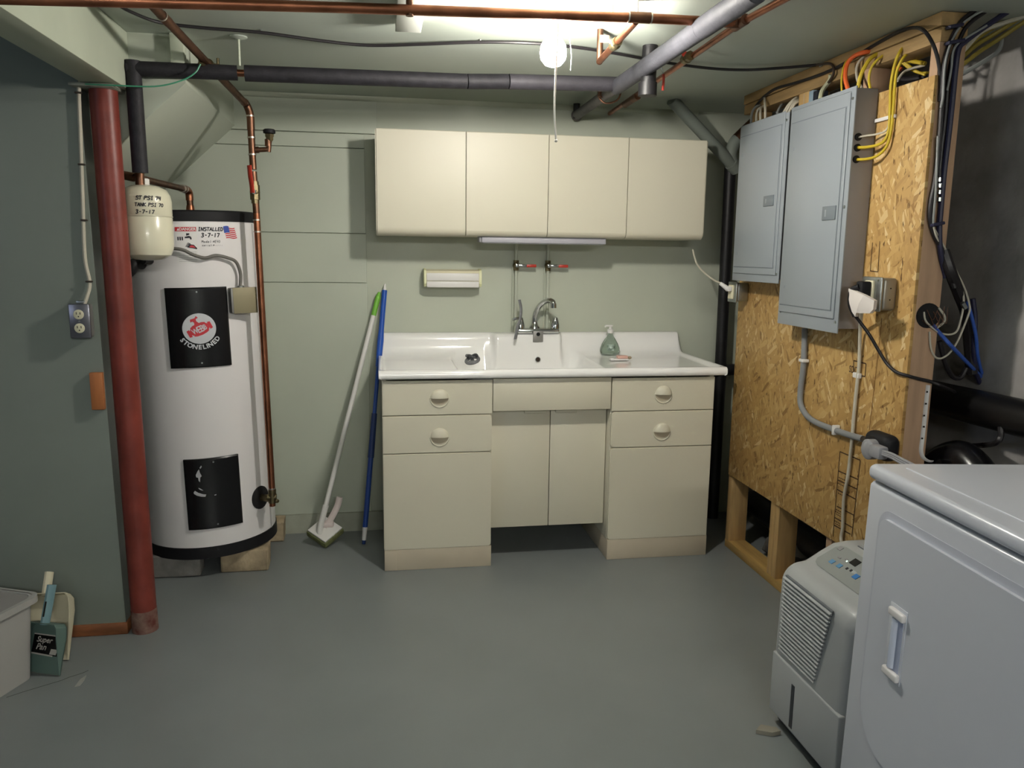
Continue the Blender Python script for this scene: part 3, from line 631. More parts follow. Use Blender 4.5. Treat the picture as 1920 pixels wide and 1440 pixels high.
# ================================================================ wall cabinet
UX0, UX1, UY, UZ0, UZ1 = -.014, 1.548, -.33, 1.497, 1.960
t = thing('wall_cabinet', 'cream steel wall cabinet with four flat doors above the sink', 'cabinet', (UX0, -.165, UZ0))
b = B(); prof = [(-.001, UZ0), (UY+.055, UZ0), (UY+.038, UZ0+.004), (UY+.020, UZ0+.022), (UY+.020, UZ1-.002), (-.001, UZ1-.002)]
b.prism(prof, 'x', UX0+.001, UX1-.001); b.done('carcass', CREAM, t, 30)
seams = [UX0, .392, .776, 1.158, UX1]
for i in range(4):
    x0, x1 = seams[i]+(.0015 if i else 0), seams[i+1]-(.0015 if i < 3 else 0)
    if i == 1: x0 += .001
    pf = [(UY+.018, UZ1), (UY+.003, UZ1), (UY, UZ1-.003)]
    for k in range(7):
        a = k/6*PI/2; pf.append((UY+.032-.032*math.cos(a), UZ0+.032-.032*math.sin(a)))
    pf += [(UY+.05, UZ0-.001), (UY+.05, UZ0+.004), (UY+.034, UZ0+.004), (UY+.018, UZ0+.024)]
    d = B(); d.prism(pf, 'x', x0, x1)
    if i in (0, 3):
        bmesh.ops.bevel(d.bm, geom=[e for e in d.bm.edges if abs(e.verts[0].co.x-e.verts[1].co.x) < 1e-6 and abs(e.verts[0].co.x-(x0 if i == 0 else x1)) < 1e-6 and e.verts[0].co.y < UY+.03 and e.verts[1].co.y < UY+.03], offset=.006, segments=3, affect='EDGES')
    else: bmesh.ops.bevel(d.bm, geom=[e for e in d.bm.edges if abs(e.verts[0].co.x-e.verts[1].co.x) < 1e-6 and e.verts[0].co.y < UY+.002 and e.verts[1].co.y < UY+.002 and abs(e.verts[0].co.z-e.verts[1].co.z) > .1], offset=.0025, segments=2, affect='EDGES')
    d.done('door', CREAM, t, 30)
t = thing('under_cabinet_light', 'slim grey light strip under the wall cabinet', 'light', (.75, -.2, 1.49))
a = Vector((0.462, -0.240, 1.493)); c = Vector((1.072, -0.240, 1.489))
B().bb(a.x+.01, c.x, -.29, -.2, 1.468, 1.4965, .004).done('housing', mat('light strip grey', '#a7a6ad', .4), t)
B().bb(a.x-.002, a.x+.0095, -.285, -.205, 1.470, 1.4965, .003).done('end_cap', PLASTD, t)
B().bb(a.x+.02, c.x-.01, -.28, -.21, 1.465, 1.4685).done('lens', PLASTG, t)

# ================================================================ supply pipes with valves
for i, (px, lb) in enumerate(((968, 'left'), (1028, 'right'))):
    X = ((0.682, -0.025, 1.367), (0.847, -0.025, 1.369))[i][0]
    t = thing('supply_pipe', 'green painted water pipe with red lever valve, on the %s' % lb, 'pipe', (X, -.03, 1.02), group='supply pipes over the sink')
    B().tube([(X, -.022, 1.49), (X, -.022, 1.02)], .008, 10, 1).done('tube', GREEN, t)
    if 1: B().tube([(X-.016, -.012, 1.36), (X-.016, -.012, 1.03)], .0035, 8, 1).done('thin_line', GREEN, t)
    B().cyl((X, -.022, 1.386), (X, -.022, 1.334), .014, n=8).sphere((X, -.024, 1.36), .019, 12).done('valve_body', BRASS, t)
    B().cyl((X, -.03, 1.36), (X, -.058, 1.36), .008, n=8).done('stem', STEEL, t)
    B().box((X+.030, -.055, 1.360), (.050, .004, .012), .001).box((X, -.056, 1.36), (.018, .005, .018), .002).done('lever', CHROME, t)
    B().box((X+.072, -.055, 1.359), (.050, .008, .015), .003).done('grip', REDH, t)

# towel dispenser
t = thing('paper_dispenser', 'cream wall mounted wax paper dispenser beside the supply pipes', 'dispenser', (.35, -.05, 1.29))
DX0, DX1 = .213, .497
prof = [(-.001, 1.335), (-.06, 1.338), (-.085, 1.330), (-.094, 1.315), (-.094, 1.270), (-.085, 1.258), (-.06, 1.256), (-.001, 1.262)]
B().prism(prof, 'x', DX0+.01, DX1-.012).done('body', IVORY, t, 30)
for x0, x1 in ((DX0, DX0+.010), (DX1-.012, DX1)):
    B().prism([(y*1.03, 1.296+(z-1.296)*1.10) for y, z in prof], 'x', x0, x1).done('end_plate', mat('pale lime plastic', '#cfd0a4', .4), t, 30)
B().bb(DX0+.012, DX1-.014, -.1005, -.094, 1.283, 1.320, .002).done('front_sheet', PLASTW, t)
B().bb(DX0+.012, DX1-.014, -.103, -.090, 1.250, 1.280, .004).done('cutter_bar', PLASTW, t)

# ================================================================ sink cabinet
W, FY = 1.528, -.60
AX, CX = .485, 1.033      # inner edges of the two pedestals
DZ = (.876, .712, .541, .098)
t = thing('sink_cabinet', 'cream steel sink base cabinet with four drawers and doors', 'cabinet', (W/2, -.3, 0))
for x0, x1 in ((0, AX), (CX, W)):
    B().bb(x0, x1, FY+.018, -.02, .098, .738, .003).done('pedestal', CREAM, t)
    xo = x0 if x0 == 0 else x1-.02
    B().bb(xo, xo+.02, FY+.018, -.02, .7385, .873, .002).done('end_panel', CREAM, t)
    B().bb(x0+.002, x1-.0, FY+.002, -.03, 0, .099, .002).done('toe_kick', CREAM_D, t)
tk = B().bb(.003, .058, FY-.001, FY+.002, .004, .095, .0005).done('kick_strip', CREAM_D, t)
# rounded kick mouldings towards the centre
B().bb(AX+.002, CX-.002, FY+.11, -.03, .165, .738, .002).done('centre_carcass', CREAM, t)
def front(x0, x1, z0, z1, name, y0=FY, rb=(0, 0, 0, 0), th=.018):
    """flat front with optional rounded corners (bl, br, tr, tl)"""
    pts = []
    for (cx, cz, sx, sz), r, a0 in (((x0, z0, 1, 1), rb[0], PI), ((x1, z0, -1, 1), rb[1], 1.5*PI), ((x1, z1, -1, -1), rb[2], 0), ((x0, z1, 1, -1), rb[3], .5*PI)):
        if r:
            for k in range(6):
                a = a0+k/5*PI/2; pts.append((cx+sx*r+r*math.cos(a), cz+sz*r+r*math.sin(a)))
        else: pts.append((cx, cz))
    b = B(); b.prism(pts, 'y', y0+th, y0)
    bmesh.ops.bevel(b.bm, geom=[e for e in b.bm.edges if e.verts[0].co.y < y0+.001 and e.verts[1].co.y < y0+.001], offset=.003, segments=2, affect='EDGES')
    return b.done(name, CREAM, t, 30)
def handle(parent, x, z, y=FY):
    b = B(); r = .041; rows = []
    for j in range(7):                      # half dome, open below
        ph = j/6*PI/2; row = []
        for i in range(13):
            a = i/12*PI; row.append(b.bm.verts.new((x+r*math.cos(a)*math.cos(ph), y-.022*math.sin(ph)+.001, z-.008+r*math.sin(a)*math.cos(ph)+.0)))
        rows.append(row)
    # hood: the lower lip comes forward as a straight edge
    for j, row in enumerate(rows):
        pass
    b.skin(rows, False, False)
    o = b.done('pull_hood', CREAM, parent)
    b = B(); n = 16
    b.poly([(x+.040*math.cos(PI+k/n*PI), y-.0012, z-.008+.030*math.sin(PI+k/n*PI)) for k in range(n+1)])
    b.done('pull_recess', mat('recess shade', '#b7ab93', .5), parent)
    b = B()
    b.tube([(x+.0405*math.cos(PI+k/n*PI), y-.001, z-.008+.041*math.sin(PI+k/n*PI)) for k in range(n+1)], .003, 8, 1)
    b.done('pull_rim', CREAM, parent)
g = .0015
for x0, x1, inner in ((0, AX, 1), (CX, W, 0)):
    rb1 = (0, .016, .016, 0) if inner else (.016, 0, 0, .016)
    d1 = front(x0+.002, x1-(0 if inner else .002), DZ[1]+g, DZ[0]-.010, 'drawer', rb=(0, 0, 0, 0)); d2 = front(x0+.002, x1-.002, DZ[2]+g, DZ[1]-g, 'drawer', rb=rb1)
    d3 = front(x0+.002, x1-.002, DZ[3], DZ[2]-g, 'door', rb=rb1)
    hx = (x0+x1)/2+(.008 if inner else -.002)
    handle(d1, hx, .797); handle(d2, hx, .622)
B().bb(AX+.003, CX-.003, FY+.003, FY+.02, DZ[1]+.012, DZ[0]-.006, .002).done('apron_panel', CREAM, t)
mid = .763
for x0, x1, hx in ((AX+.004, mid-.0015, .69), (mid+.0015, CX-.004, .835)):
    d = B().bb(x0, x1, FY+.065, FY+.083, .160, DZ[1]+.03, .002).done('door', CREAM, t)
    B().bb(hx-.05, hx+.05, FY+.050, FY+.066, .70, .716, .004).done('door_pull', CREAM, d)

# ================================================================ porcelain sink top: one surface swept along x
def sstep(a, b_, x):
    u = max(0, min(1, (x-a)/(b_-a))); return u*u*(3-2*u)
drain = [(-.585, .876), (-.613, .876), (-.622, .880), (-.624, .892), (-.622, .906), (-.612, .9135), (-.598, .914), (-.585, .911), (-.570, .902), (-.555, .897), (-.45, .897), (-.30, .898), (-.16, .900), (-.115, .903), (-.085, .909), (-.070, .917), (-.058, .93), (-.048, .955), (-.040, .985), (-.034, 1.003), (-.026, 1.013), (-.016, 1.018), (-.003, 1.019)]
basin = [(-.585, .876), (-.613, .876), (-.622, .880), (-.624, .892), (-.622, .906), (-.612, .9135), (-.598, .914), (-.588, .910), (-.578, .895), (-.568, .86), (-.55, .79), (-.51, .758), (-.32, .752), (-.16, .758), (-.125, .78), (-.110, .82), (-.106, .88), (-.103, .93), (-.101, .97), (-.097, 1.000), (-.086, 1.013), (-.06, 1.018), (-.003, 1.019)]
xs = []
SX0, SX1 = -.012, 1.575
x = SX0
while x < SX1-1e-6:
    xs.append(x); x += .006 if (x < .05 or x > SX1-.06 or .30 < x < .64 or .86 < x < 1.14) else .02
xs.append(SX1)
b = B(); rows = []
for x in xs:
    eL = sstep(SX0, SX0+.035, x); eR = sstep(SX0, SX0+.035, SX0+SX1-x); e = min(eL, eR)
    row = []
    for k, ((dy, dz), (by, bz)) in enumerate(zip(drain, basin)):
        if k < 7: f = 0
        else:
            v = (k-7)/15
            lo, hi = (.335, .42) if k < 14 else ((.335+.215*sstep(13, 17, k)), .42+.155*sstep(13, 17, k))
            lo2, hi2 = (1.03, .95) if k < 14 else (1.03-.105*sstep(13, 17, k), .95-.05*sstep(13, 17, k))
            f = sstep(lo, hi, x)*sstep(1.4-lo2, 1.4-hi2, 1.4-x)
        y = dy+(by-dy)*f; z = dz+(bz-dz)*f
        ed = 1-min(1, min(x-SX0, SX1-x)/.03)
        if 7 <= k <= 14: z += (.914-z)*sstep(0, 1, min(1, ed*1.3))*(1-f)   # raised rim at both ends
        if k >= 15:                                                         # backsplash slopes in at the ends
            er = max(0, 1-min(x-SX0, SX1-x)/.045); z -= (z-.914)*er**3*.9 if er > .6 else (z-.914)*max(0, er-.55)*.2
        row.append(b.bm.verts.new((x, y, z)))
    rows.append(row)
b.skin(rows, False, False)
e0 = [b.bm.verts.new((SX0+.012, dy, .876)) for dy, dz in drain]; e1 = [b.bm.verts.new((SX1-.012, dy, .876)) for dy, dz in drain]
b.skin([rows[-1], e1], False, False); b.skin([e0, rows[0]], False, False)
t = thing('porcelain_sink', 'white porcelain double drainboard sink top with backsplash', 'sink', (W/2, -.3, .876))
b.done('porcelain', PORC, t, 60)
B().bb(.355, 1.01, -.575, -.095, .745, .75).done('basin_floor', PORC, t)
cq = Vector((0.784, -0.110, 0.890))
B().lathe([(.0125, -.001), (.0145, .001), (.0145, .003), (.011, .0035)], cq, (0, -1, .1), 20).done('overflow_ring', STEEL, t)
B().lathe([(.0115, 0), (.0115, .004), (.001, .0042)], cq, (0, -1, .1), 20).done('overflow_hole', mat('rusty hole', '#2c2018', .8), t)
cp = Vector((0.785, -0.104, 1.006))
pl = B().box(cp, (.052, .008, .056), .003).done('overflow_plate', mat('dull grey steel', '#8d8b88', .5, .6), t)
B().lathe([(.010, 0), (.010, .002)], cp+Vector((0, -.003, .012)), (0, -1, 0), 12).done('plate_hole', DARK, pl)

# faucet
t = thing('faucet', 'chrome two handle faucet with high arched spout', 'faucet', (.79, -.06, 1.02))
fx0, fx1, fxm = .700, .882, .788
B().bb(fx0-.018, fx1+.018, -.090, -.030, 1.019, 1.045, .010, 3).done('base_bar', CHROME, t)
B().lathe([(.030, 0), (.028, .02), (.018, .032), (.014, .045)], (fxm-.012, -.055, 1.030), n=20).done('spout_hub', CHROME, t)
B().tube([(fxm-.014, -.055, 1.04), (fxm-.012, -.058, 1.10), (fxm+.002, -.075, 1.150), (fxm+.026, -.115, 1.182), (fxm+.046, -.150, 1.190), (fxm+.056, -.17, 1.183), (fxm+.058, -.175, 1.172)], .0135, 14, 6).done('spout', CHROME, t)
B().cyl((fxm+.058, -.175, 1.176), (fxm+.058, -.176, 1.155), .015, n=14).done('aerator', CHROME, t)
for x, s in ((fx0, -1), (fx1, 1)):
    hb = B().lathe([(.024, 0), (.023, .02), (.017, .042), (.012, .056), (.004, .06)], (x, -.06, 1.043), n=18).done('handle', CHROME, t)
    if s < 0: B().tube([(x, -.065, 1.092), (x-.02, -.078, 1.096), (x-.045, -.09, 1.090)], .006, 8, 4, flat=.009).done('lever', CHROME, hb)
tag(B().tube([(0.684, -0.120, 1.192), (0.691, -0.130, 1.145), (0.685, -0.140, 1.098), (0.670, -0.150, 1.054), (0.660, -0.150, 0.998)], .0085, 10, 5, flat=.006).done('rubber_strap', LEAD), 'dark grey rubber strap hung over the left faucet handle', 'strap')

# things on the drainboards
sc = Vector((0.434, -0.258, 0.897))
t = thing('sink_strainer', 'crumpled grey rubber sink strainer on the left drainboard', 'strainer', sc)
b = B(); 
ring = [sc+Vector((.030*math.cos(a), .030*math.sin(a)*.9, .012+.012*math.sin(a*1.0+.6))) for a in [i/20*2*PI for i in range(21)]]
b.tube(ring, .0085, 8, 1, cap=True); b.done('rim', LEAD, t)
b = B().tube([sc+Vector((.024*math.cos(a), .024*math.sin(a)*.9, .030+.008*math.sin(2*a))) for a in [i/18*2*PI for i in range(15)]], .006, 8, 1); b.done('basket', mat('dark rubber', '#4a4b4d', .5), t)
B().lathe([(.030, .001), (.022, .006), (.010, .012), (.004, .026)], sc, n=14).done('cup', LEAD, t)
B().sphere(sc+Vector((-.026, .0, .034)), .010, 10, (1, .8, .9)).done('knob', LEAD, t)
bo = Vector((1.165, -0.098, 0.918)); bo.z = .912
t = thing('soap_bottle', 'green pump soap bottle on the right drainboard', 'bottle', bo)
sh = [(.030, 0), (.043, .004), (.047, .018), (.046, .032), (.038, .055), (.026, .078), (.017, .094), (.014, .105), (.014, .112)]
B().lathe([(r*(1.12 if z < .08 else 1.0), z) for r, z in sh], bo, n=28).warp(lambda c: (c.x, bo.y+(c.y-bo.y)*.6, c.z)).done('bottle_body', GLASSG, t)
lb = B(); n = 10
A_ = [lb.bm.verts.new((bo.x+.0526*math.sin(a)*.75, bo.y-.0325*math.cos(a), bo.z+.022)) for a in [(-.7+1.4*i/n) for i in range(n+1)]]
C_ = [lb.bm.verts.new((bo.x+.0440*math.sin(a)*.75, bo.y-.0275*math.cos(a), bo.z+.054)) for a in [(-.7+1.4*i/n) for i in range(n+1)]]
for i in range(n): lb.bm.faces.new((A_[i], A_[i+1], C_[i+1], C_[i]))
lb.done('label', mat('bottle label', '#5d7d66', .4, var=.5, vscale=60, col2='#c6d6cc'), t)
B().lathe([(.016, .110), (.016, .128), (.008, .132), (.007, .145)], bo, n=18).done('pump_collar', PLASTW, t)
B().box(bo+Vector((-.010, -.004, .148)), (.040, .013, .009), .003).box(bo+Vector((-.028, -.004, .144)), (.008, .008, .010), .002).done('pump_head', PLASTW, t)
so = Vector((1.177, -0.254, 0.908)); so.z = .900
t = thing('soap_dish', 'pale dish with a worn pink soap bar beside the bottle', 'soap', so)
B().box(so+Vector((-.005, .006, .006)), (.085, .045, .010), .004).box(so+Vector((-.048, -.004, .008)), (.020, .03, .014), .004).done('dish', PLASTW, t)
B().box(so+Vector((.006, -.002, .018)), (.055, .034, .016), .006, 3).done('soap_bar', PINK, t)
B().sphere(so+Vector((.046, .002, .014)), .011, 10, (1, 1, .7)).done('soap_scrap', mat('tan soap', '#a8967c', .6), t)

# mop and pole leaning by the cabinet
t = thing('sponge_mop', 'white sponge mop with a lime green grip leaning on the wall', 'mop', (-0.299, -0.142, 0.000))
m0 = Vector((-0.306, -0.240, 0.085)); m1 = Vector((-0.005, -0.030, 1.222)); mg = m0+(m1-m0)*.90
B().cyl(m0, mg, .0115, n=14).done('handle', PLASTW, t)
B().cyl(mg, mg+(m1-mg)*.8, .013, .013, n=14).cyl(mg+(m1-mg)*.8, m1, .013, .006, n=14).done('grip', LIME, t)
c = Vector((-.283, -.215, .062))
def rb_(b, d, off, bev):
    b.box((0, 0, 0), d, bev); b.warp(lambda q: Matrix.Rotation(R(30), 3, 'X') @ (Matrix.Rotation(R(-42), 3, 'Z') @ (q + Vector(off))) + c); return b
rb_(B(), (.130, .128, .034), (0, 0, -.004), .007).done('sponge', SPONGE, t)
rb_(B(), (.118, .116, .010), (0, 0, .018), .002).done('head_plate', PLASTW, t)
B().tube([m0+Vector((.004, -.005, -.035)), m0, m0+(m1-m0)*.1], .015, 12, 3).done('socket', PLASTW, t)
B().tube([c+Vector((.0, .0, .030)), Vector((-0.277, -0.210, 0.092)), Vector((-0.251, -0.200, 0.129)), Vector((-0.222, -0.190, 0.184)), Vector((-0.211, -0.185, 0.226))], .011, 10, 5, flat=.016).box(c+Vector((.012, .012, .034)), (.06, .045, .026), .009).done('squeeze_lever', mat('pinkish plastic', '#d3c6c2', .45), t)
t = thing('extension_pole', 'blue telescopic pole leaning beside the sink cabinet', 'pole', (-0.098, -0.228, 0.000))
e0 = Vector((-0.098, -0.246, 0.001)); e1 = Vector((0.024, -0.020, 1.263)); de = (e1-e0)
B().cyl(e0+de*.065, e0+de*.33, .0130, n=14).done('lower_tube', mat('navy pole', '#1d3f86', .3), t)
B().cyl(e0+de*.33, e0+de*.50, .0158, .0135, n=14).done('lower_sleeve', mat('navy sleeve', '#20386e', .45), t)
B().cyl(e0+de*.48, e0+de*.70, .0100, n=14).done('middle_tube', BLUEP, t)
B().cyl(e0+de*.68, e0+de*.78, .014, .0165, n=14).cyl(e0+de*.78, e0+de*.83, .0165, .0125, n=14).done('locking_collar', BLUEP, t)
B().cyl(e0+de*.82, e0+de*.975, .0130, n=14).done('upper_tube', BLUEP, t)
B().cyl(e0+de*.975, e0+de*.985, .008, n=12).cyl(e0+de*.985, e1, .007, .004, n=12).done('tip', PLASTW, t)
B().cyl(e0+de*.015, e0+de*.066, .010, .0125, n=14).done('foot', PLASTW, t)
B().cyl(e0, e0+de*.018, .008, .010, n=14).done('foot_pad', mat('navy sleeve', '#20386e', .45), t)

# ================================================================ stud wall and board on the right
SX = 1.672
t = thing('wall_stud_frame', None, None, (SX, -1.1, 0)); struct(t); del t  # plain frame that carries the studs and the board
fr = [o for o in bpy.data.objects if o.name == 'wall_stud_frame'][0]
B().bb(SX, SX+.089, -1.747, -.492, 0, .038, .002).done('bottom_plate', WOODY, fr)
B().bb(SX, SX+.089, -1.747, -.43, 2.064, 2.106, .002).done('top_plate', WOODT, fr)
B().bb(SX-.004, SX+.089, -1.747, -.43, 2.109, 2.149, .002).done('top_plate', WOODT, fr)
for y0, y1, m in ((-.532, -.494, WOOD), (-.962, -.924, WOOD), (-1.001, -.964, WOOD), (-1.40, -1.362, WOODP), (-1.745, -1.707, WOODP)):
    B().bb(SX, SX+.089, y0, y1, .038, 2.064, .002).done('stud', m, fr)
B().bb(1.661, SX, -1.752, -.51, .372, 1.966, .001).done('sheathing_board', OSB, fr)
# printed stamps on the board
b = B()
def mark(b, p, q, wd=.004):
    p, q = Vector(p), Vector(q); d = (q-p).normalized(); n = Vector((0, -d.z, d.y))*wd/2
    b.poly([p+n, q+n, q-n, p-n])
XB = 1.6604
for p, q in (((1.660, -1.424, 0.715), (1.660, -1.550, 0.716)), ((1.660, -1.424, 0.715), (1.660, -1.424, 0.388)), ((1.660, -1.550, 0.716), (1.660, -1.539, 0.430)), ((1.660, -1.424, 0.642), (1.660, -1.547, 0.645)), ((1.660, -1.425, 0.608), (1.660, -1.546, 0.609)),
             ((1.660, -1.423, 0.572), (1.660, -1.542, 0.571)), ((1.660, -1.432, 0.509), (1.660, -1.540, 0.511)), ((1.660, -1.424, 0.463), (1.660, -1.537, 0.464)), ((1.660, -1.422, 0.433), (1.660, -1.531, 0.436)),
             ((1.660, -1.462, 1.058), (1.660, -1.535, 1.057)), ((1.660, -1.462, 1.058), (1.660, -1.466, 1.009)), ((1.660, -1.535, 1.057), (1.660, -1.536, 1.012)), ((1.660, -1.466, 1.009), (1.660, -1.536, 1.012))): mark(b, p, q, .0045)
for p, q in (((1.660, -1.513, 1.471), (1.660, -1.514, 1.375)), ((1.660, -1.514, 1.375), (1.660, -1.557, 1.373)), ((1.660, -1.553, 1.475), (1.660, -1.557, 1.373)), ((1.660, -1.465, 1.240), (1.660, -1.479, 1.100)), ((1.660, -1.486, 0.958), (1.660, -1.490, 0.911)), ((1.660, -1.487, 0.862), (1.660, -1.486, 0.799))): mark(b, p, q, .003)
rnd = random.Random(3)
for y, z in [(-1.445-.0*i, .66) for i in range(0)]: pass
for (y0, z0), (y1, z1), nrow in (((-1.475, .590), (-1.425, .625), 3), ((-1.475, .555), (-1.430, .575), 2), ((-1.465, .475), (-1.425, .50), 3), ((-1.465, .43), (-1.425, .455), 3)):
    for r_ in range(nrow):
        z = z0+(z1-z0)*(r_+.5)/nrow; y = y0+.004
        while y < y1-.006:
            l = rnd.uniform(.004, .010); mark(b, (XB, y, z), (XB, min(y+l, y1), z), .004); y += l+.003
b2 = b; b2.done('board_print', mat('board print', '#432c16', .7), fr)
b = B(); add_font(b, 'SDIT', .034, lambda u, v: (XB, -1.466-u*.8, 1.024+v-.01), bold=.0006); b.done('board_stamp', mat('board print', '#432c16', .7), fr)
b = B(); mark(b, (1.660, -1.601, 1.205), (1.660, -1.586, 0.833), .003); b.done('chalk_line', mat('brown chalk', '#80582a', .8), fr)

# ---------------------------------------------------------------- breaker panels
def panel(name, label, y0, y1, z0, z1, xf, doorz, latch, screws, box_in=.012):
    t = thing(name, label, 'breaker panel', (1.66, (y0+y1)/2, z0))
    B().bb(xf+.003, 1.6605, y0+box_in, y1-box_in, z0+.015, z1-.004, .003).done('box', PANELD, t)
    cv = B().bb(xf-.002, xf+.003, y0, y1, z0, z1, .0015).done('cover', PANELG, t)
    d0, d1 = y0+.042, y1-.022; dz0, dz1 = doorz
    B().bb(xf-.007, xf-.001, d0-.018, d1+.010, dz0-.03, dz1+.05, .004, 3).done('raised_field', PANELG, t)
    B().bb(xf-.0075, xf-.0062, d0-.004, d1+.003, dz0-.004, dz1+.004, .0005, 1).done('door_gap', mat('gap shade', '#747b81', .6), t)
    dr = B().bb(xf-.010, xf-.0068, d0, d1, dz0, dz1, .0014, 2).done('door', PANELG, t)
    ly0, ly1, lz0, lz1 = latch
    la = B().bb(xf-.014, xf-.009, ly0, ly1, lz0, lz1, .0015).done('latch', mat('latch grey', '#6f777d', .4), dr)
    B().bb(xf-.0145, xf-.0138, ly1-.028, ly1-.018, lz0+.012, lz1-.012).done('latch_mark', PANELG, la)
    for y, z in screws: B().lathe([(.0055, 0), (.005, .0025), (.002, .003)], (xf-.002, y, z), (-1, 0, 0), 10).done('screw', STEEL, t)
    for z in (dz0+.10*(dz1-dz0), dz0+.86*(dz1-dz0)): B().box((xf-.0105, d1-.03, z), (.002, .006, .012), .0006).done('hinge_tab', PANELG, t)
    return t
XP = 1.573
panel('breaker_panel', 'smaller grey breaker panel next to the wall cabinet', -1.046, -.622, 1.313, 1.974, XP, (1.375, 1.93), (-.983, -.899, 1.622, 1.664), ((-1.03, 1.945), (-.64, 1.93), (-1.03, 1.35), (-.64, 1.36)))
p2_ = panel('breaker_panel', 'larger grey breaker panel with yellow cables in its side', -1.487, -1.062, 1.157, 1.984, XP, (1.235, 1.92), (-1.436, -1.352, 1.549, 1.597), ((-1.472, 1.945), (-1.08, 1.93), (-1.472, 1.59), (-1.472, 1.195), (-1.08, 1.205), (-1.08, 1.58)))
for q in ((1.598, -1.476, 1.821), (1.598, -1.476, 1.786), (1.597, -1.476, 1.748)):
    B().lathe([(.0125, 0), (.0125, .004), (.008, .006)], q, (0, -1, 0), 18).done('grommet', BLACKM, p2_)
B().bb(1.61, 1.655, -1.03, -.62, 1.29, 1.30, .002).done('lower_rail', STEEL, p2_) if 0 else None

def cable(name, label, m, r, pts, cat='cable', group=None, n=8, flat=None):
    return tag(B().tube(pts, r, n, 6, flat=flat).done(name, m), label, cat, group)
G = 'cables around the breaker panels'
cable('white_cable', 'white cable entering the top hole in the panel side', CABW, .0045, [(1.597, -1.478, 1.820), (1.615, -1.498, 1.823), (1.635, -1.526, 1.825), (1.645, -1.559, 1.833), (1.652, -1.558, 1.865), (1.652, -1.556, 1.901), (1.652, -1.553, 1.941), (1.652, -1.551, 1.991)], group=G, flat=.003)
cable('yellow_cable', 'yellow cable entering the middle hole in the panel side', YEL, .0052, [(1.596, -1.478, 1.786), (1.615, -1.504, 1.785), (1.635, -1.532, 1.789), (1.646, -1.556, 1.803), (1.650, -1.565, 1.839), (1.650, -1.562, 1.900), (1.650, -1.556, 1.974), (1.655, -1.559, 2.039), (1.665, -1.566, 2.077), (1.700, -1.545, 2.104), (1.740, -1.520, 2.115)], group=G)
cable('yellow_cable', 'yellow cable entering the lowest hole in the panel side', YEL, .0048, [(1.596, -1.478, 1.747), (1.615, -1.509, 1.746), (1.635, -1.537, 1.754), (1.645, -1.567, 1.780), (1.650, -1.577, 1.829), (1.650, -1.579, 1.897), (1.650, -1.576, 1.970), (1.655, -1.575, 2.019), (1.665, -1.586, 2.053), (1.700, -1.568, 2.076), (1.740, -1.551, 2.083)], group=G)
tag(B().bb(1.6505, 1.6605, -1.585, -1.48, 1.868, 1.880, .002).done('cable_strap', PLASTW), 'white strap holding the yellow cables to the board', 'strap')
cable('orange_cable', 'thick orange cable rising from the larger panel', ORA, .0075, [(1.610, -1.378, 1.986), (1.610, -1.351, 2.039), (1.620, -1.339, 2.083), (1.635, -1.350, 2.109), (1.650, -1.388, 2.115), (1.690, -1.388, 2.117), (1.730, -1.398, 2.093), (1.760, -1.441, 2.053)], group=G)
cable('yellow_cable', 'thin yellow cable beside the orange one', YEL, .0036, [(1.610, -1.339, 1.986), (1.610, -1.330, 2.025), (1.615, -1.323, 2.063), (1.630, -1.314, 2.099), (1.660, -1.309, 2.120)], group=G)
cable('yellow_cable', 'fat yellow cable over the panel corner arching back', YEL, .0068, [(1.620, -1.418, 1.989), (1.620, -1.423, 2.019), (1.630, -1.427, 2.053), (1.650, -1.429, 2.085), (1.680, -1.429, 2.102), (1.710, -1.444, 2.097), (1.740, -1.494, 2.071), (1.760, -1.564, 2.045)], group=G)
cable('yellow_cable', 'slim yellow cable arching over to the end post', YEL, .0045, [(1.640, -1.459, 1.979), (1.640, -1.445, 2.016), (1.645, -1.447, 2.053), (1.660, -1.462, 2.078), (1.690, -1.462, 2.093), (1.730, -1.480, 2.074), (1.760, -1.513, 2.035), (1.775, -1.548, 2.014)], group=G)
cable('yellow_cable', 'yellow cable dropping behind the board top edge', YEL, .0045, [(1.700, -1.447, 2.095), (1.730, -1.466, 2.077), (1.750, -1.498, 2.044), (1.770, -1.527, 2.024), (1.780, -1.559, 2.019)], group=G)
cable('white_cable', 'white cable curving out of the larger panel top', CABW, .0048, [(1.640, -1.412, 1.988), (1.640, -1.379, 2.026), (1.645, -1.359, 2.069), (1.660, -1.356, 2.098), (1.690, -1.357, 2.117), (1.730, -1.376, 2.101)], group=G)
cable('black_cable', 'thick black cable dipping behind the board', CABK, .009, [(1.700, -1.338, 2.105), (1.720, -1.362, 2.090), (1.740, -1.382, 2.056), (1.760, -1.401, 2.034), (1.780, -1.460, 2.019), (1.800, -1.514, 2.018)], group=G)
cable('white_cable', 'dull white cable crossing behind the yellow pair', CABW, .0042, [(1.700, -1.512, 1.998), (1.720, -1.507, 2.024), (1.740, -1.513, 2.037), (1.770, -1.550, 2.044)], group=G)
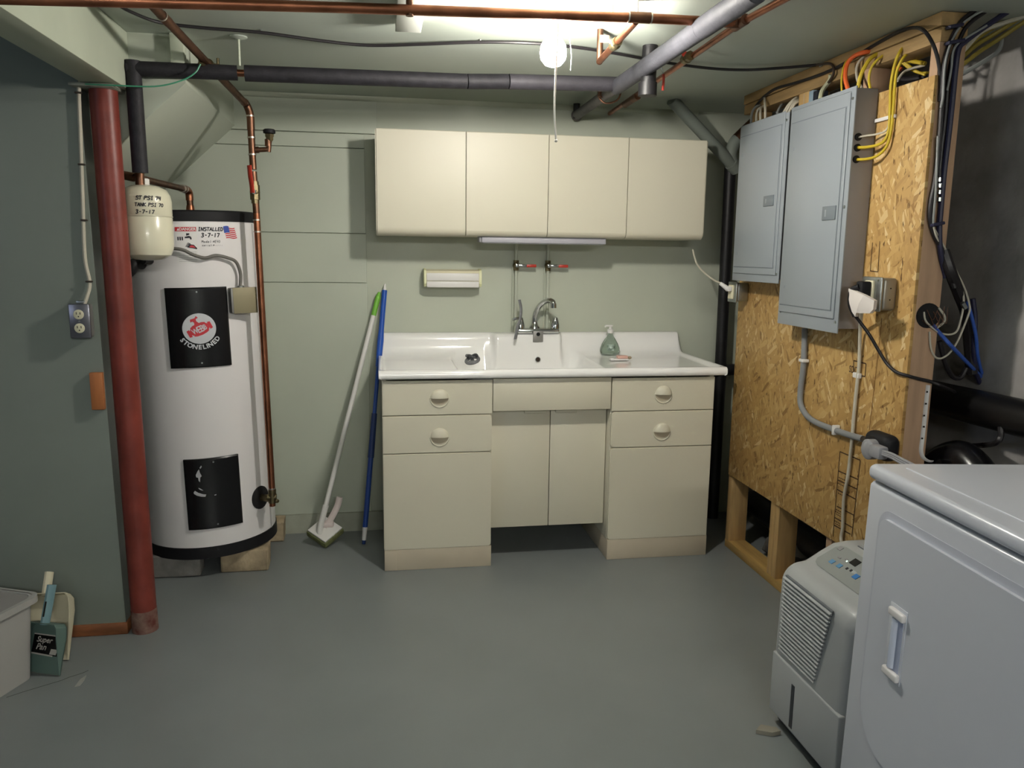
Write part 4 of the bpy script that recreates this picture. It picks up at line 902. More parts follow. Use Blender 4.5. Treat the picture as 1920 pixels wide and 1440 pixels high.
# bundle over the smaller panel
for i, (a_, b_, c_, d_2, m) in enumerate((((1.620, -0.617, 1.996), (1.630, -0.600, 2.044), (1.650, -0.596, 2.072), (1.720, -0.564, 2.099), CABG), ((1.620, -0.667, 1.997), (1.630, -0.646, 2.036), (1.650, -0.638, 2.061), (1.720, -0.616, 2.081), CABW),
        ((1.620, -0.707, 1.995), (1.630, -0.681, 2.035), (1.660, -0.637, 2.066), (1.730, -0.619, 2.094), CABW), ((1.620, -0.750, 1.995), (1.630, -0.724, 2.039), (1.650, -0.674, 2.081), (1.690, -0.584, 2.131), CABW), ((1.660, -0.773, 2.017), (1.680, -0.754, 2.042), (1.710, -0.722, 2.064), (1.760, -0.681, 2.089), CABG))):
    cable('branch_cable', ('grey cable at the left end of the smaller panel top', 'white cable second along the smaller panel top', 'white cable third along the smaller panel top', 'white cable straight up from the smaller panel', 'grey cable set back behind the smaller panel')[i], m, .0055, [a_, b_, c_, d_2], group='cables on top of the smaller panel')
lbs = ('lowest white cable of the tied bundle between the panels', 'second white cable of the tied bundle between the panels', 'third white cable of the tied bundle between the panels', 'topmost white cable of the tied bundle between the panels')
for i, off in enumerate((0, 5, 10, 15)):
    p0 = ((1.630, -0.882, 1.995), (1.640, -0.884, 1.997), (1.645, -0.901, 1.997), (1.650, -0.912, 2.006))[i]; p1_ = ((1.650, -0.883, 2.029), (1.655, -0.891, 2.028), (1.660, -0.903, 2.028), (1.660, -0.920, 2.029))[i]; p2 = ((1.680, -0.884, 2.057), (1.690, -0.879, 2.057), (1.690, -0.892, 2.050), (1.690, -0.910, 2.043))[i]; p3 = ((1.740, -0.841, 2.080), (1.750, -0.832, 2.078), (1.750, -0.841, 2.072), (1.750, -0.851, 2.064))[i]
    cable('branch_cable', lbs[i], CABW, .0052, [p0, p1_, p2, p3], group='tied cables between the panels')
t = thing('switch_box', 'pale blue metal box behind the larger panel', 'box', (1.700, -0.936, 2.057))
q = Vector((1.675, -0.955, 2.032)); B().bb(1.673, 1.72, q.y-.075, q.y+.0, 1.99, 2.062, .003).done('body', mat('blue grey enamel', '#8fa3b0', .4), t)
B().bb(1.673, 1.72, q.y-.105, q.y-.076, 1.985, 2.055, .002).done('side', mat('dark slate', '#262a33', .5), t)
cable('conduit_whip', 'greenish cable bending down behind the larger panel', mat('pale green cable', '#b6b79a', .5), .0085, [(1.630, -1.161, 2.001), (1.640, -1.151, 2.030), (1.660, -1.143, 2.055), (1.670, -1.149, 2.074), (1.668, -1.157, 2.091)], group=G)
cable('black_cable', 'black cable clipped along the wooden top plate', CABK, .0058, [(1.640, -0.573, 2.012), (1.650, -0.562, 2.055), (1.658, -0.588, 2.085), (1.663, -0.645, 2.109), (1.663, -0.743, 2.121), (1.663, -0.899, 2.112), (1.663, -1.060, 2.105), (1.662, -1.207, 2.106), (1.662, -1.337, 2.120), (1.662, -1.457, 2.133), (1.662, -1.554, 2.139), (1.662, -1.625, 2.133), (1.611, -1.750, 2.090), (1.643, -1.750, 2.057), (1.666, -1.750, 2.013), (1.682, -1.750, 1.953), (1.684, -1.753, 1.890)], group=G)
cable('brown_cable', 'brown cable looping down from the ceiling to the panel', mat('brown cable', '#3a2c22', .5), .0048, [(1.642, -1.092, 2.138), (1.655, -1.152, 2.131), (1.655, -1.190, 2.113), (1.655, -1.197, 2.086), (1.660, -1.173, 2.072), (1.665, -1.145, 2.063)], group=G)

# ---------------------------------------------------------------- outlet boxes and cords on the board
t = thing('outlet_box', 'metal outlet box at the far left edge of the board', 'outlet', (1.66, -.57, 1.24))
B().bb(1.606, 1.660, -.612, -.535, 1.215, 1.300, .007, 3).done('box', STEEL, t)
B().bb(1.596, 1.6055, -.617, -.530, 1.211, 1.304, .004).done('cover', STEEL, t)
B().bb(1.586, 1.597, -.596, -.552, 1.226, 1.290, .004).done('receptacle', IVORY, t)
t = thing('white_power_cable', 'white cord plugged in under the wall cabinet corner', 'cord', (1.570, -0.497, 1.292))
B().tube([(1.508, -0.300, 1.449), (1.510, -0.320, 1.413), (1.512, -0.360, 1.375), (1.522, -0.430, 1.337), (1.533, -0.520, 1.307), (1.540, -0.575, 1.297)], .0042, 8).done('cord', CABW, t)
pq = Vector((1.570, -.585, 1.272)); B().cyl(Vector((1.537, -0.572, 1.297)), pq, .008, .012, n=10).box(pq+Vector((.006, .004, 0)), (.022, .030, .024), .005).done('plug', PLASTW, t)
t = thing('outlet_box', 'metal outlet box right of the larger panel', 'outlet', (1.66, -1.62, 1.25))
y0 = -1.670
B().bb(1.609, 1.660, y0, y0+.103, 1.250, 1.355, .010, 3).done('box', mat('dull box steel', '#9a968c', .45, .8), t)
B().bb(1.598, 1.6085, y0-.002, y0+.105, 1.246, 1.358, .005).done('cover', STEEL, t)
B().bb(1.589, 1.5985, y0+.030, y0+.075, 1.258, 1.346, .003).done('receptacle', IVORY, t)
for z in (1.322, 1.285): B().cyl((1.635, y0-.0005, z), (1.635, y0+.002, z), .0025, n=8).done('hole', DARK, t)
for yy, zz in ((y0+.012, 1.347), (y0+.012, 1.257)): B().lathe([(.004, 0), (.003, .003)], (1.598, yy, zz), (-1, 0, 0), 8).done('screw', CHROME, t)
# black adapter and the white flag tape over it
t = thing('black_power_cable', 'black cord from the outlet across the end post', 'cord', (1.560, -1.612, 1.219))
B().tube([(1.555, -1.613, 1.228), (1.575, -1.615, 1.205), (1.600, -1.630, 1.167), (1.630, -1.644, 1.115), (1.645, -1.671, 1.076), (1.650, -1.714, 1.055), (1.661, -1.753, 1.049), (1.707, -1.756, 1.037), (1.748, -1.756, 1.028), (1.775, -1.770, 1.016), (1.882, -1.700, 0.983)], .0055, 10).done('cord', CABK, t)
B().box(Vector((1.572, y0+.052, 1.318)), (.036, .036, .05), .006).tube([Vector((1.556, y0+.05, 1.325)), Vector((1.545, -1.598, 1.311)), Vector((1.545, -1.596, 1.267)), Vector((1.555, -1.613, 1.228))], .010, 10).done('plug', BLACKM, t)
tp = B(); 
P = [(1.535, -1.592, 1.318), (1.535, -1.680, 1.301), (1.550, -1.714, 1.285), (1.550, -1.712, 1.257), (1.550, -1.695, 1.243), (1.540, -1.638, 1.240), (1.545, -1.626, 1.227), (1.540, -1.613, 1.243), (1.535, -1.594, 1.283)]
cen = Vector((0, 0, 0))
for q in P: cen += Vector(q)/len(P)
vs = [tp.bm.verts.new(q) for q in P]; cv_ = tp.bm.verts.new(cen+Vector((-.010, -.008, .004)))
for i in range(len(vs)): tp.bm.faces.new((vs[i], vs[(i+1) % len(vs)], cv_))
vs2 = [tp.bm.verts.new(Vector(q)+Vector((.018, .01, 0))) for q in P]
for i in range(len(vs)): tp.bm.faces.new((vs[i], vs2[i], vs2[(i+1) % len(vs)], vs[(i+1) % len(vs)]))
tp.bm.faces.new(vs2)
tag(tp.done('cover_pouch', mat('white paper pouch', '#dcd5cf', .55), None, 20), 'crumpled white pouch over the plug beside the larger panel', 'pouch')
t = thing('grey_cable', 'pale grey cable hanging down the board to the dehumidifier', 'cable', (1.648, -1.503, 0.422))
B().tube([(1.570, -1.617, 1.286), (1.600, -1.575, 1.239), (1.640, -1.516, 1.170), (1.650, -1.511, 1.057), (1.650, -1.509, 0.981), (1.650, -1.506, 0.866), (1.650, -1.507, 0.769), (1.650, -1.501, 0.650), (1.650, -1.489, 0.567), (1.650, -1.491, 0.507), (1.650, -1.496, 0.448), (1.645, -1.500, 0.405), (1.620, -1.571, 0.377)], .0062, 10).done('sheath', CABW, t)
B().box((1.652, -1.502, 1.011), (.014, .034, .018), .002).done('clip', PLASTW, t)
t = thing('conduit', 'grey flexible conduit curving from panel to dryer receptacle', 'conduit', (1.646, -1.163, 0.967))
B().tube([(1.646, -1.142, 1.144), (1.646, -1.148, 1.071), (1.646, -1.152, 0.987), (1.646, -1.144, 0.900), (1.646, -1.152, 0.843), (1.646, -1.201, 0.807), (1.646, -1.273, 0.793), (1.646, -1.384, 0.792), (1.646, -1.487, 0.794), (1.646, -1.576, 0.799)], .0115, 12).done('sheath', mat('conduit grey', '#7f8182', .5), t)
for q in ((1.645, -1.154, 1.017), (1.645, -1.410, 0.794)): B().box(q, (.026, .012 if q[2] < .95 else .036, .036 if q[2] < .95 else .012), .002).done('clip', PLASTW, t)
# dryer receptacle and plug
rc_ = Vector((1.625, -1.701, 0.809))
t = thing('dryer_receptacle', 'round black surface receptacle low on the board', 'outlet', rc_)
B().bb(1.598, 1.660, rc_.y-.066, rc_.y+.060, rc_.z-.045, rc_.z+.042, .026, 5).done('body', BLACKM, t)
B().lathe([(.030, .058), (.030, .064), (.026, .065)], (1.660, rc_.y+.01, rc_.z), (-1, 0, 0), 24).done('face', RUBBER, t)
t = thing('appliance_cable', 'grey ribbed dryer cord with a chunky plug', 'cord', rc_+Vector((-.06, 0, 0)))
pc = Vector((1.585, -1.711, 0.798)); pe = Vector((1.575, -1.798, 0.806))
B().lathe([(.030, 0), (.034, .006), (.034, .03), (.026, .036)], (1.604, pc.y, pc.z), (-1, 0, 0), 20).box(pc+(pe-pc)*.6, (.036, .055, .042), .008).done('plug', PLASTD, t)
for k in (-1, 0, 1): B().tube([pe+Vector((0, .01, .005*k)), Vector((1.572, -1.840, 0.809))+Vector((0, 0, .006*k)), Vector((1.570, -1.889, 0.806))+Vector((0, 0, .0065*k)), Vector((1.570, -1.964, 0.800))+Vector((0, 0, .0065*k)), Vector((1.570, -2.025, 0.785))+Vector((0, 0, .0065*k))], .0048, 8).done('cord', PLASTD, t)

YELD = mat('shaded yellow cable', '#8f7f35', .55)  # yellow cable colour dimmed to carry the shade behind the post
# ---------------------------------------------------------------- cables on the end post
G = 'cables on the end post'
cable('black_cable', 'black cable running down the end post from the ceiling', CABK, .0075, [(1.825, -1.756, 2.199), (1.773, -1.756, 2.157), (1.729, -1.756, 2.121), (1.707, -1.756, 2.082), (1.693, -1.756, 2.044), (1.686, -1.756, 1.998), (1.688, -1.756, 1.936), (1.691, -1.756, 1.859), (1.694, -1.756, 1.750), (1.692, -1.756, 1.654), (1.685, -1.756, 1.590), (1.688, -1.756, 1.542), (1.708, -1.756, 1.493), (1.735, -1.756, 1.452), (1.767, -1.750, 1.395), (1.794, -1.760, 1.328)], group=G)
cable('coax_cable', 'grey white coaxial cable beside the black cable', CABG, .0032, [(1.933, -1.765, 2.188), (1.853, -1.765, 2.174), (1.785, -1.765, 2.149), (1.731, -1.765, 2.116), (1.704, -1.765, 2.078), (1.689, -1.765, 2.041), (1.682, -1.765, 2.003), (1.681, -1.765, 1.965), (1.687, -1.762, 1.904), (1.683, -1.762, 1.870)], group=G)
cable('black_cable', 'second black cable curving past the post top', CABK, .0065, [(1.945, -1.750, 2.202), (1.857, -1.750, 2.178), (1.794, -1.750, 2.144), (1.752, -1.750, 2.109), (1.730, -1.750, 2.065), (1.714, -1.750, 2.016), (1.708, -1.750, 1.954), (1.710, -1.750, 1.845), (1.708, -1.750, 1.735), (1.711, -1.750, 1.639)], group=G)
cable('blue_cable', 'dark blue cable down the right side of the post', CABB, .0085, [(1.941, -1.756, 2.191), (1.865, -1.756, 2.147), (1.798, -1.756, 2.102), (1.748, -1.756, 2.065), (1.728, -1.756, 2.042), (1.724, -1.756, 1.984), (1.724, -1.756, 1.907), (1.723, -1.756, 1.798), (1.720, -1.756, 1.687), (1.721, -1.756, 1.575), (1.723, -1.756, 1.510), (1.734, -1.756, 1.444), (1.770, -1.744, 1.361)], group=G)
cable('coax_cable', 'pale coaxial cable with connectors down the post', CABG, .0034, [(1.807, -1.765, 2.111), (1.740, -1.765, 2.071), (1.714, -1.765, 2.052), (1.703, -1.765, 2.027), (1.703, -1.765, 1.981), (1.698, -1.763, 1.920)], group=G)
cable('coax_cable', 'cream coaxial cable bowed off the post front', CABG, .0034, [(1.680, -1.765, 1.787), (1.684, -1.765, 1.732), (1.685, -1.768, 1.685), (1.689, -1.768, 1.621), (1.692, -1.765, 1.557), (1.695, -1.762, 1.522)], group=G)
cable('coax_cable', 'cream coaxial cable looping in front of the dark wall', CABW, .0032, [(1.697, -1.762, 1.517), (1.712, -1.762, 1.485), (1.743, -1.756, 1.444), (1.796, -1.750, 1.387), (1.842, -1.744, 1.328), (1.865, -1.744, 1.277), (1.868, -1.744, 1.251), (1.853, -1.744, 1.200), (1.837, -1.744, 1.157), (1.812, -1.744, 1.119), (1.784, -1.744, 1.102), (1.758, -1.747, 1.109), (1.738, -1.750, 1.141), (1.729, -1.750, 1.189)], group=G)
cable('coax_cable', 'cream coaxial cable ending at the hole in the post', CABW, .0032, [(1.704, -1.759, 1.509), (1.759, -1.753, 1.441), (1.816, -1.747, 1.362), (1.840, -1.744, 1.308), (1.845, -1.744, 1.269), (1.839, -1.744, 1.217), (1.829, -1.744, 1.188), (1.805, -1.744, 1.179), (1.768, -1.747, 1.185), (1.731, -1.750, 1.206), (1.710, -1.750, 1.226), (1.704, -1.747, 1.252)], group=G)
cable('coax_cable', 'short curl of cream cable at the post hole', CABW, .0036, [(1.755, -1.747, 1.265), (1.774, -1.750, 1.243), (1.779, -1.750, 1.223), (1.763, -1.750, 1.208), (1.749, -1.750, 1.199)], group=G)
b = B()
for q, r_ in (((1.701, -1.763, 1.659), 0), ((1.703, -1.763, 1.641), 1), ((1.705, -1.763, 1.622), 0), ((1.707, -1.763, 1.600), 1)): b.cyl(Vector(q)+Vector((0, 0, .006)), Vector(q)-Vector((0, 0, .006)), .0065+.001*r_, n=8)
tag(b.done('cable_connector', CHROME), 'shiny metal cable connectors halfway down the post', 'connector')
tag(B().cyl((1.837, -1.747, 1.281), (1.851, -1.747, 1.264), .008, n=8).done('cable_connector', STEEL), 'small metal connector on the looping cable', 'connector')
for q, sx, lb in (((1.701, -1.765, 2.103), .085, 'upper black zip tie on the post cables'), ((1.706, -1.765, 2.059), .10, 'lower dark zip tie where the cables turn down'), ((1.708, -1.763, 1.525), .075, 'dark zip tie low on the post')):
    tag(B().box(q, (sx*.55, .024, .010), .003, rot=Euler((0, R(-12), 0))).done('zip_tie', CABB), lb, 'zip tie', 'zip ties on the post')
for i, (a_, b_, c_, d_2, m, lb) in enumerate((((1.790, -1.689, 2.009), (1.850, -1.689, 2.055), (1.910, -1.689, 2.094), (1.960, -1.742, 2.141), YELD, 'lower yellow cable running right behind the post'), ((1.790, -1.686, 2.031), (1.850, -1.674, 2.079), (1.910, -1.682, 2.117), (1.960, -1.739, 2.160), YELD, 'middle yellow cable running right behind the post'),
        ((1.790, -1.683, 2.050), (1.850, -1.667, 2.095), (1.910, -1.672, 2.138), (1.960, -1.737, 2.176), YELD, 'upper yellow cable running right behind the post'), ((1.790, -1.697, 1.984), (1.850, -1.705, 2.020), (1.910, -1.699, 2.061), (1.930, -1.685, 2.110), CABG, 'grey cable bending up behind the post'), ((1.790, -1.696, 2.053), (1.850, -1.691, 2.114), (1.910, -1.704, 2.139), (1.950, -1.752, 2.150), CABW, 'white cable above the yellow ones behind the post'))):
    cable('rear_cable', lb, m, .0068, [a_, b_, c_, d_2], group='cables behind the end post')
t = thing('cable_hole', 'dark round hole with loose wires in the end post', 'hole', (1.724, -1.747, 1.240))
q = Vector((1.721, -1.746, 1.240))
B().lathe([(.040, 0), (.040, .0015), (.034, .002)], q, (0, -1, 0), 24).warp(lambda c: (q.x+(c.x-q.x)*1.05, c.y, c.z)).done('bore', DARK, t)
for k in range(5):
    a = rnd.uniform(0, 6.28); B().tube([q+Vector((-.02+.012*k, -.002, .02*math.sin(a))), q+Vector((-.01+.016*k, -.015, .04*math.cos(a))), q+Vector((.01+.012*k, -.012, -.03*math.sin(a*2)))], .0009, 5).done('loose_wire', COPPERD, t)
for lb, r_, pts in (('bright blue cable slanting down from the post hole', .0062, [(1.740, -1.750, 1.209), (1.770, -1.747, 1.182), (1.788, -1.770, 1.152), (1.855, -1.740, 1.111), (1.935, -1.700, 1.066), (2.021, -1.660, 1.016), (2.114, -1.620, 0.959)]), ('blue cable hanging in front of the dark wall', .0055, [(1.861, -1.740, 1.285), (1.891, -1.730, 1.233), (1.922, -1.720, 1.171), (1.955, -1.700, 1.098), (2.021, -1.660, 1.016), (2.098, -1.620, 0.946)])):
    cable('blue_cable', lb, BLUE, r_, pts, group='blue cables by the dark wall')
cable('blue_cable', 'dim blue cable nearest the foundation wall', CABB, .008, [(1.912, -1.700, 1.292), (1.929, -1.700, 1.222), (1.935, -1.700, 1.134), (1.971, -1.680, 1.041), (2.055, -1.640, 0.960)], group='blue cables by the dark wall')
cable('black_conduit', 'thick black conduit slanting off the end post', CABK, .018, [(1.753, -1.744, 1.444), (1.774, -1.760, 1.378), (1.835, -1.730, 1.310), (1.895, -1.700, 1.240), (1.936, -1.680, 1.132), (1.955, -1.680, 1.041)], 'conduit')
cable('black_cable', 'black cable slung in a loop behind the post', CABK, .008, [(1.776, -1.740, 1.157), (1.811, -1.730, 1.086), (1.850, -1.720, 1.040), (1.880, -1.720, 1.034), (1.899, -1.720, 1.066)], group=G)
tag(B().cyl((1.925, -1.401, 0.934), (1.925, -2.119, 0.946), .058, n=28).done('drain_pipe', mat('black abs pipe', '#0c0c0d', .35)), 'thick black drain pipe sloping along the foundation wall', 'pipe')
cable('black_cable', 'black cable hanging below the black drain pipe', CABK, .009, [(1.880, -1.912, 0.911), (1.880, -1.917, 0.882), (1.880, -1.903, 0.858), (1.950, -1.774, 0.817), (1.850, -1.789, 0.818), (1.850, -1.713, 0.793), (1.820, -1.721, 0.771), (1.800, -1.731, 0.728)], group=G)
t = thing('hanger_strap', 'white perforated strap hooking down from the end post', 'strap', (1.744, -1.750, 0.879))
B().tube([(1.743, -1.750, 1.016), (1.742, -1.750, 0.967), (1.742, -1.750, 0.896), (1.741, -1.750, 0.834), (1.741, -1.750, 0.798), (1.751, -1.750, 0.775), (1.773, -1.747, 0.762), (1.791, -1.744, 0.759)], .0022, 8, 5, flat=.0065).done('strap', PLASTW, t)
for q in ((1.737, -1.756, 0.995), (1.737, -1.756, 0.956), (1.735, -1.756, 0.917), (1.738, -1.756, 0.880), (1.736, -1.756, 0.841)): B().box(q, (.004, .003, .005)).done('slot', DARK, t)
t = thing('vent_elbow', 'black vent elbow rising behind the dryer', 'duct', (1.86, -2.05, .75))
e = Vector((1.860, -1.751, 0.772))
B().tube([e+Vector((-.02, .08, -.14)), e+Vector((-.02, .05, -.05)), e+Vector((0, .0, .0)), e+Vector((.0, -.06, .006)), e+Vector((.0, -.14, -.04)), e+Vector((.0, -.18, -.12))], .055, 20, 6).done('elbow', BLACK, t)

# ---------------------------------------------------------------- far right corner
t = thing('drain_stack', 'black vertical drain stack in the corner behind the sink', 'pipe', (1.772, -.08, 0))
B().cyl((1.780, -.075, 1.87), (1.786, -.075, .83), .0295, n=20).done('stack', IRON, t)
B().cyl((1.786, -.075, .80), (1.786, -.075, .85), .036, n=20).done('hub', IRON, t)
B().cyl((1.70, -.09, .815), (1.995, -.09, .83), .030, n=18).done('branch', IRON, t)
B().cyl((1.786, -.075, .82), (1.786, -.075, .0), .033, n=18).done('lower_stack', IRON, t)
t = thing('vent_pipe', 'green painted pipe slanting down from the ceiling to the corner', 'pipe', (1.4, -.25, ZC))
v0_ = Vector((1.385, -0.270, 2.142)); v1_ = Vector((1.781, -0.120, 1.867))
B().cyl(v0_+(v0_-v1_)*.02, v1_, .029, n=20).done('tube', GREEN_G, t)
ve = Vector((1.733, -0.130, 1.919))
B().tube([v1_, ve+Vector((.02, 0, .0)), ve+Vector((.035, .0, .06)), ve+Vector((.06, .0, .09))], .031, 18, 5).done('wye', GREEN_G, t)
B().cyl(ve+Vector((.05, 0, .08)), ve+Vector((.19, -.02, .22)), .032, n=18).done('copper_tail', COPPERD, t)
B().cyl(v1_+(v0_-v1_)*.06, v1_-(v0_-v1_)*.04, .034, n=20).done('hub', GREEN_G, t)
for i, (x, y, z, s) in enumerate(((1.86, -.68, .05, .075), (1.88, -.78, .06, .08), (1.84, -.86, .035, .05), (1.88, -.98, .06, .07), (1.90, -1.12, .045, .06))):
    b = B().sphere((x, y, z), s, 12, (1, .9, .75))
    for v in b.bm.verts: v.co += Vector((rnd.uniform(-1, 1), rnd.uniform(-1, 1), rnd.uniform(-.6, .6)))*s*.18
    b.bm.verts.ensure_lookup_table(); zmin = min(v.co.z for v in b.bm.verts)
    for v in b.bm.verts: v.co.z -= zmin
    tag(b.done('rubble', CONC_L if i % 2 else CONC, None, 20), ('rough stone nearest the first stud', 'large pale stone between the studs', 'small dark stone between the studs', 'pale stone farther behind the studs', 'dark stone behind the middle studs')[i], 'stone', 'rubble behind the stud wall')
tag(B().cyl((1.93, -.25, .14), (1.93, -1.7, .10), .06, n=18).done('floor_pipe', IRON), 'dark pipe lying low behind the studs', 'pipe')

# ================================================================ dryer
DXF, DYF, DZT = 0., 0., .940      # local frame: front far corner, turned a little towards the room
t = thing('dryer', 'white clothes dryer with a wide door facing left', 'dryer', (1.094, -2.398, .012), (0, R(1.0), R(-4)))
DYN = DYF-.685
L_ = dict(local=True)
B().bb(DXF+.010, DXF+.70, DYN, DYF-.004, .02, DZT-.040, .006).done('body', WHITE, t, **L_)
B().bb(DXF-.002, DXF+.70, DYN-.002, DYF, DZT-.036, DZT, .015, 5).done('top_lid', WHITE, t, **L_)
B().bb(DXF+.06, DXF+.66, DYN+.05, DYF-.05, DZT-.004, DZT+.0025, .002, 3).done('top_field', WHITE, t, **L_)
B().bb(DXF+.004, DXF+.03, DYN+.003, DYF-.004, .06, DZT-.042, .010, 4).done('front_panel', WHITE, t, **L_)
def rrect(y0, y1, z0, z1, rs, n=10):
    pts = []
    for cy, cz, sy, sz, r, a0 in ((y0, z0, 1, 1, rs[0], PI), (y1, z0, -1, 1, rs[1], 1.5*PI), (y1, z1, -1, -1, rs[2], 0), (y0, z1, 1, -1, rs[3], .5*PI)):
        for k in range(n+1):
            a = a0+k/n*PI/2; pts.append((cy+sy*r+r*math.cos(a), cz+sz*r+r*math.sin(a)))
    return pts
dy1, dy0, dz1, dz0 = -.070, DYN+.06, .846, .290
b = B(); b.prism(rrect(dy0-.009, dy1+.009, dz0-.009, dz1+.009, (.13, .13, .045, .045)), 'x', DXF+.0025, DXF+.0045); b.done('door_groove', mat('groove enamel', '#c3c6d0', .4), t, **L_)
b = B(); b.prism(rrect(dy0, dy1, dz0, dz1, (.12, .12, .036, .036)), 'x', DXF+.012, DXF-.006)
bmesh.ops.bevel(b.bm, geom=[e for e in b.bm.edges if e.verts[0].co.x < DXF and e.verts[1].co.x < DXF], offset=.009, segments=4, affect='EDGES')
dr = b.done('door', WHITE, t, 30, **L_)
hy, hz = -.186, .588
DF = DXF-.006
B().bb(DF-.0015, DF+.0005, hy-.030, hy+.030, hz-.084, hz+.084, .0006).done('handle_plate', WHITE, dr, **L_)
B().bb(DF-.0025, DF-.0010, hy-.022, hy+.016, hz-.060, hz+.060).done('handle_recess', mat('recess blue', '#a3abc2', .35), dr, **L_)
B().cyl((DF-.002, hy+.004, hz-.056), (DF-.002, hy+.004, hz+.056), .009, n=14).done('handle_bar', mat('handle blue grey', '#c9cfdf', .25), dr, **L_)
for s_ in (-1, 1): B().bb(DF-.012, DF, hy-.030, hy+.024, hz+s_*.068-.009, hz+s_*.068+.009, .0045, 3).done('handle_end', mat('handle white', '#e4e0de', .35), dr, **L_)
for y in (DYN+.05, DYF-.05):
    for x in (DXF+.06, DXF+.64): B().cyl((x, y, 0), (x, y, .022), .02, n=12).done('foot', BLACKM, t, **L_)

# ================================================================ dehumidifier
HX0, HX1, HY0, HY1, HZ = 1.178, 1.475, -2.290, -1.910, .578
t = thing('dehumidifier', 'light grey dehumidifier with front louvers beside the dryer', 'dehumidifier', (1.33, -2.1, 0))
# body: side profile (x, z) extruded along y, then rounded
prof = [(HX0+.012, .035), (HX0+.002, .05), (HX0-.004, .25), (HX0, .46)]
for k in range(1, 8): 
    a = PI-k/8*PI/2; prof.append((HX0+.058+.058*math.cos(a), .46+.058*math.sin(a)))
prof += [(HX0+.075, .521), (HX0+.12, .548), (HX0+.165, .572), (HX0+.21, HZ), (HX1-.03, HZ), (HX1, HZ-.03), (HX1, .035)]
def side_round(c):
    # narrow the shell a little towards both ends, more at the front corners
    return c
b = B(); n = 9; rows = []
ys = [HY0+(HY1-HY0)*f for f in (0, .012, .04, .09, .5, .91, .96, .988, 1)]
ins = [.030, .016, .006, .001, 0, .001, .006, .016, .030]
cx_, cz_ = (HX0+HX1)/2, .30
for y, i_ in zip(ys, ins):
    row = []
    for x, z in prof:
        sx = 1-i_/((HX1-HX0)/2); sz = 1-(i_*.8)/.28
        row.append(b.bm.verts.new((cx_+(x-cx_)*sx, y, .035+(z-.035)*(1-i_*.9/.54))))
    rows.append(row)
b.skin(rows, True, True)
b.done('shell', PLASTG, t, 50)
B().bb(HX0+.02, HX1-.01, HY0+.02, HY1-.02, 0.006, .036, .004).done('base', mat('dark grey plastic', '#3c4048', .5), t)
# bucket front, seam and level window
XFm = HX0-.0065
B().bb(HX0-.0075, HX0+.02, HY0+.006, HY1-.014, .042, .232, .005, 3).done('water_bucket', PLASTG, t)
B().bb(HX0-.0088, HX0-.0070, -2.062, -2.045, .055, .190, .0006, 1).done('level_window', mat('dark window', '#2f3338', .3), t)
# louvers
lz0, lz1, ly1 = .250, .488, -1.957
N_ = 19
B().prism([(ly1, lz0-.001), (ly1-.193, lz0-.001), (ly1-.247, lz1+.001), (ly1-.002, lz1+.001)], 'x', HX0-.0035, HX0+.004).done('grille_back', mat('louver shadow grey', '#6d7276', .6), t)
for k in range(N_):
    z = lz0+(lz1-lz0)*(k+.5)/N_; f = (k+.5)/N_
    B().prism([(HX0-.002, z-.0046), (HX0-.0095, z-.0036), (HX0-.0095, z-.0010), (HX0-.002, z+.0030)], 'y', ly1-.195-.055*f, ly1).done('louver', PLASTG, t)
# control panel on the sloped top
def ctrl(u, v, w_=0.):   # u across (towards the camera), v up the slope 0..1
    x = HX0+.080+v*.090; z = .5245+v*.0525+w_
    if v < .5: z = .5245+(.549-.5245)*(v/.5)+w_ ; 
    else: z = .549+(.5745-.549)*((v-.5)/.5)+w_
    return (x, HY1-.045-u, z)
b = B(); rows = []
ctr = rrect(0, .285, 0, 1, (0, 0, 0, 0))
for u in (0.0, .012, .03, .26, .275, .285):
    e = .18 if u in (0.0, .285) else (.05 if u in (.012, .275) else 0)
    rows.append([b.bm.verts.new(ctrl(u, v, .0016)) for v in (e, .25, .5, .75, 1-e)])
b.skin(rows, False, False); cp_ = b.done('control_panel', mat('control grey', '#8f9390', .4), t)
def key(u0, u1, v0, v1, m, nm):
    b = B(); vs = [b.bm.verts.new(ctrl(u, v, w_)) for w_ in (.0012, .0034) for u, v in ((u0, v0), (u1, v0), (u1, v1), (u0, v1))]
    for f in ((0, 1, 5, 4), (1, 2, 6, 5), (2, 3, 7, 6), (3, 0, 4, 7), (4, 5, 6, 7)): b.bm.faces.new([vs[i] for i in f])
    return b.done(nm, m, cp_)
KB = mat('blue key', '#5f93bd', .4)
key(.045, .062, .28, .42, KB, 'key'); key(.080, .097, .30, .44, KB, 'key'); key(.158, .177, .30, .46, mat('bright blue key', '#2f74b8', .4), 'key'); key(.205, .226, .34, .50, BLACKM, 'key')
key(.098, .128, .62, .84, BLACK, 'display')
key(.113, .120, .40, .47, INK, 'arrow_key'); key(.130, .137, .42, .49, INK, 'arrow_key'); key(.050, .062, .56, .61, INKG, 'legend'); key(.075, .085, .64, .69, INKG, 'legend'); key(.012, .028, .78, .92, INKG, 'badge')
for u, v in ((.086, .60), (.160, .62), (.215, .64)): key(u, u+.004, v, v+.04, mat('lit led', '#cfe6d8', .3, emit=1.2), 'led')
# top vent slats
B().bb(HX0+.205, HX1-.02, HY0+.05, HY1-.075, HZ-.001, HZ+.0012).done('vent_back', mat('louver shadow grey', '#6d7276', .6), t)
for k in range(11):
    x = HX0+.208+k*.0065
    B().bb(x, x+.0036, HY0+.05, HY1-.075, HZ, HZ+.003).done('vent_slat', PLASTG, t)
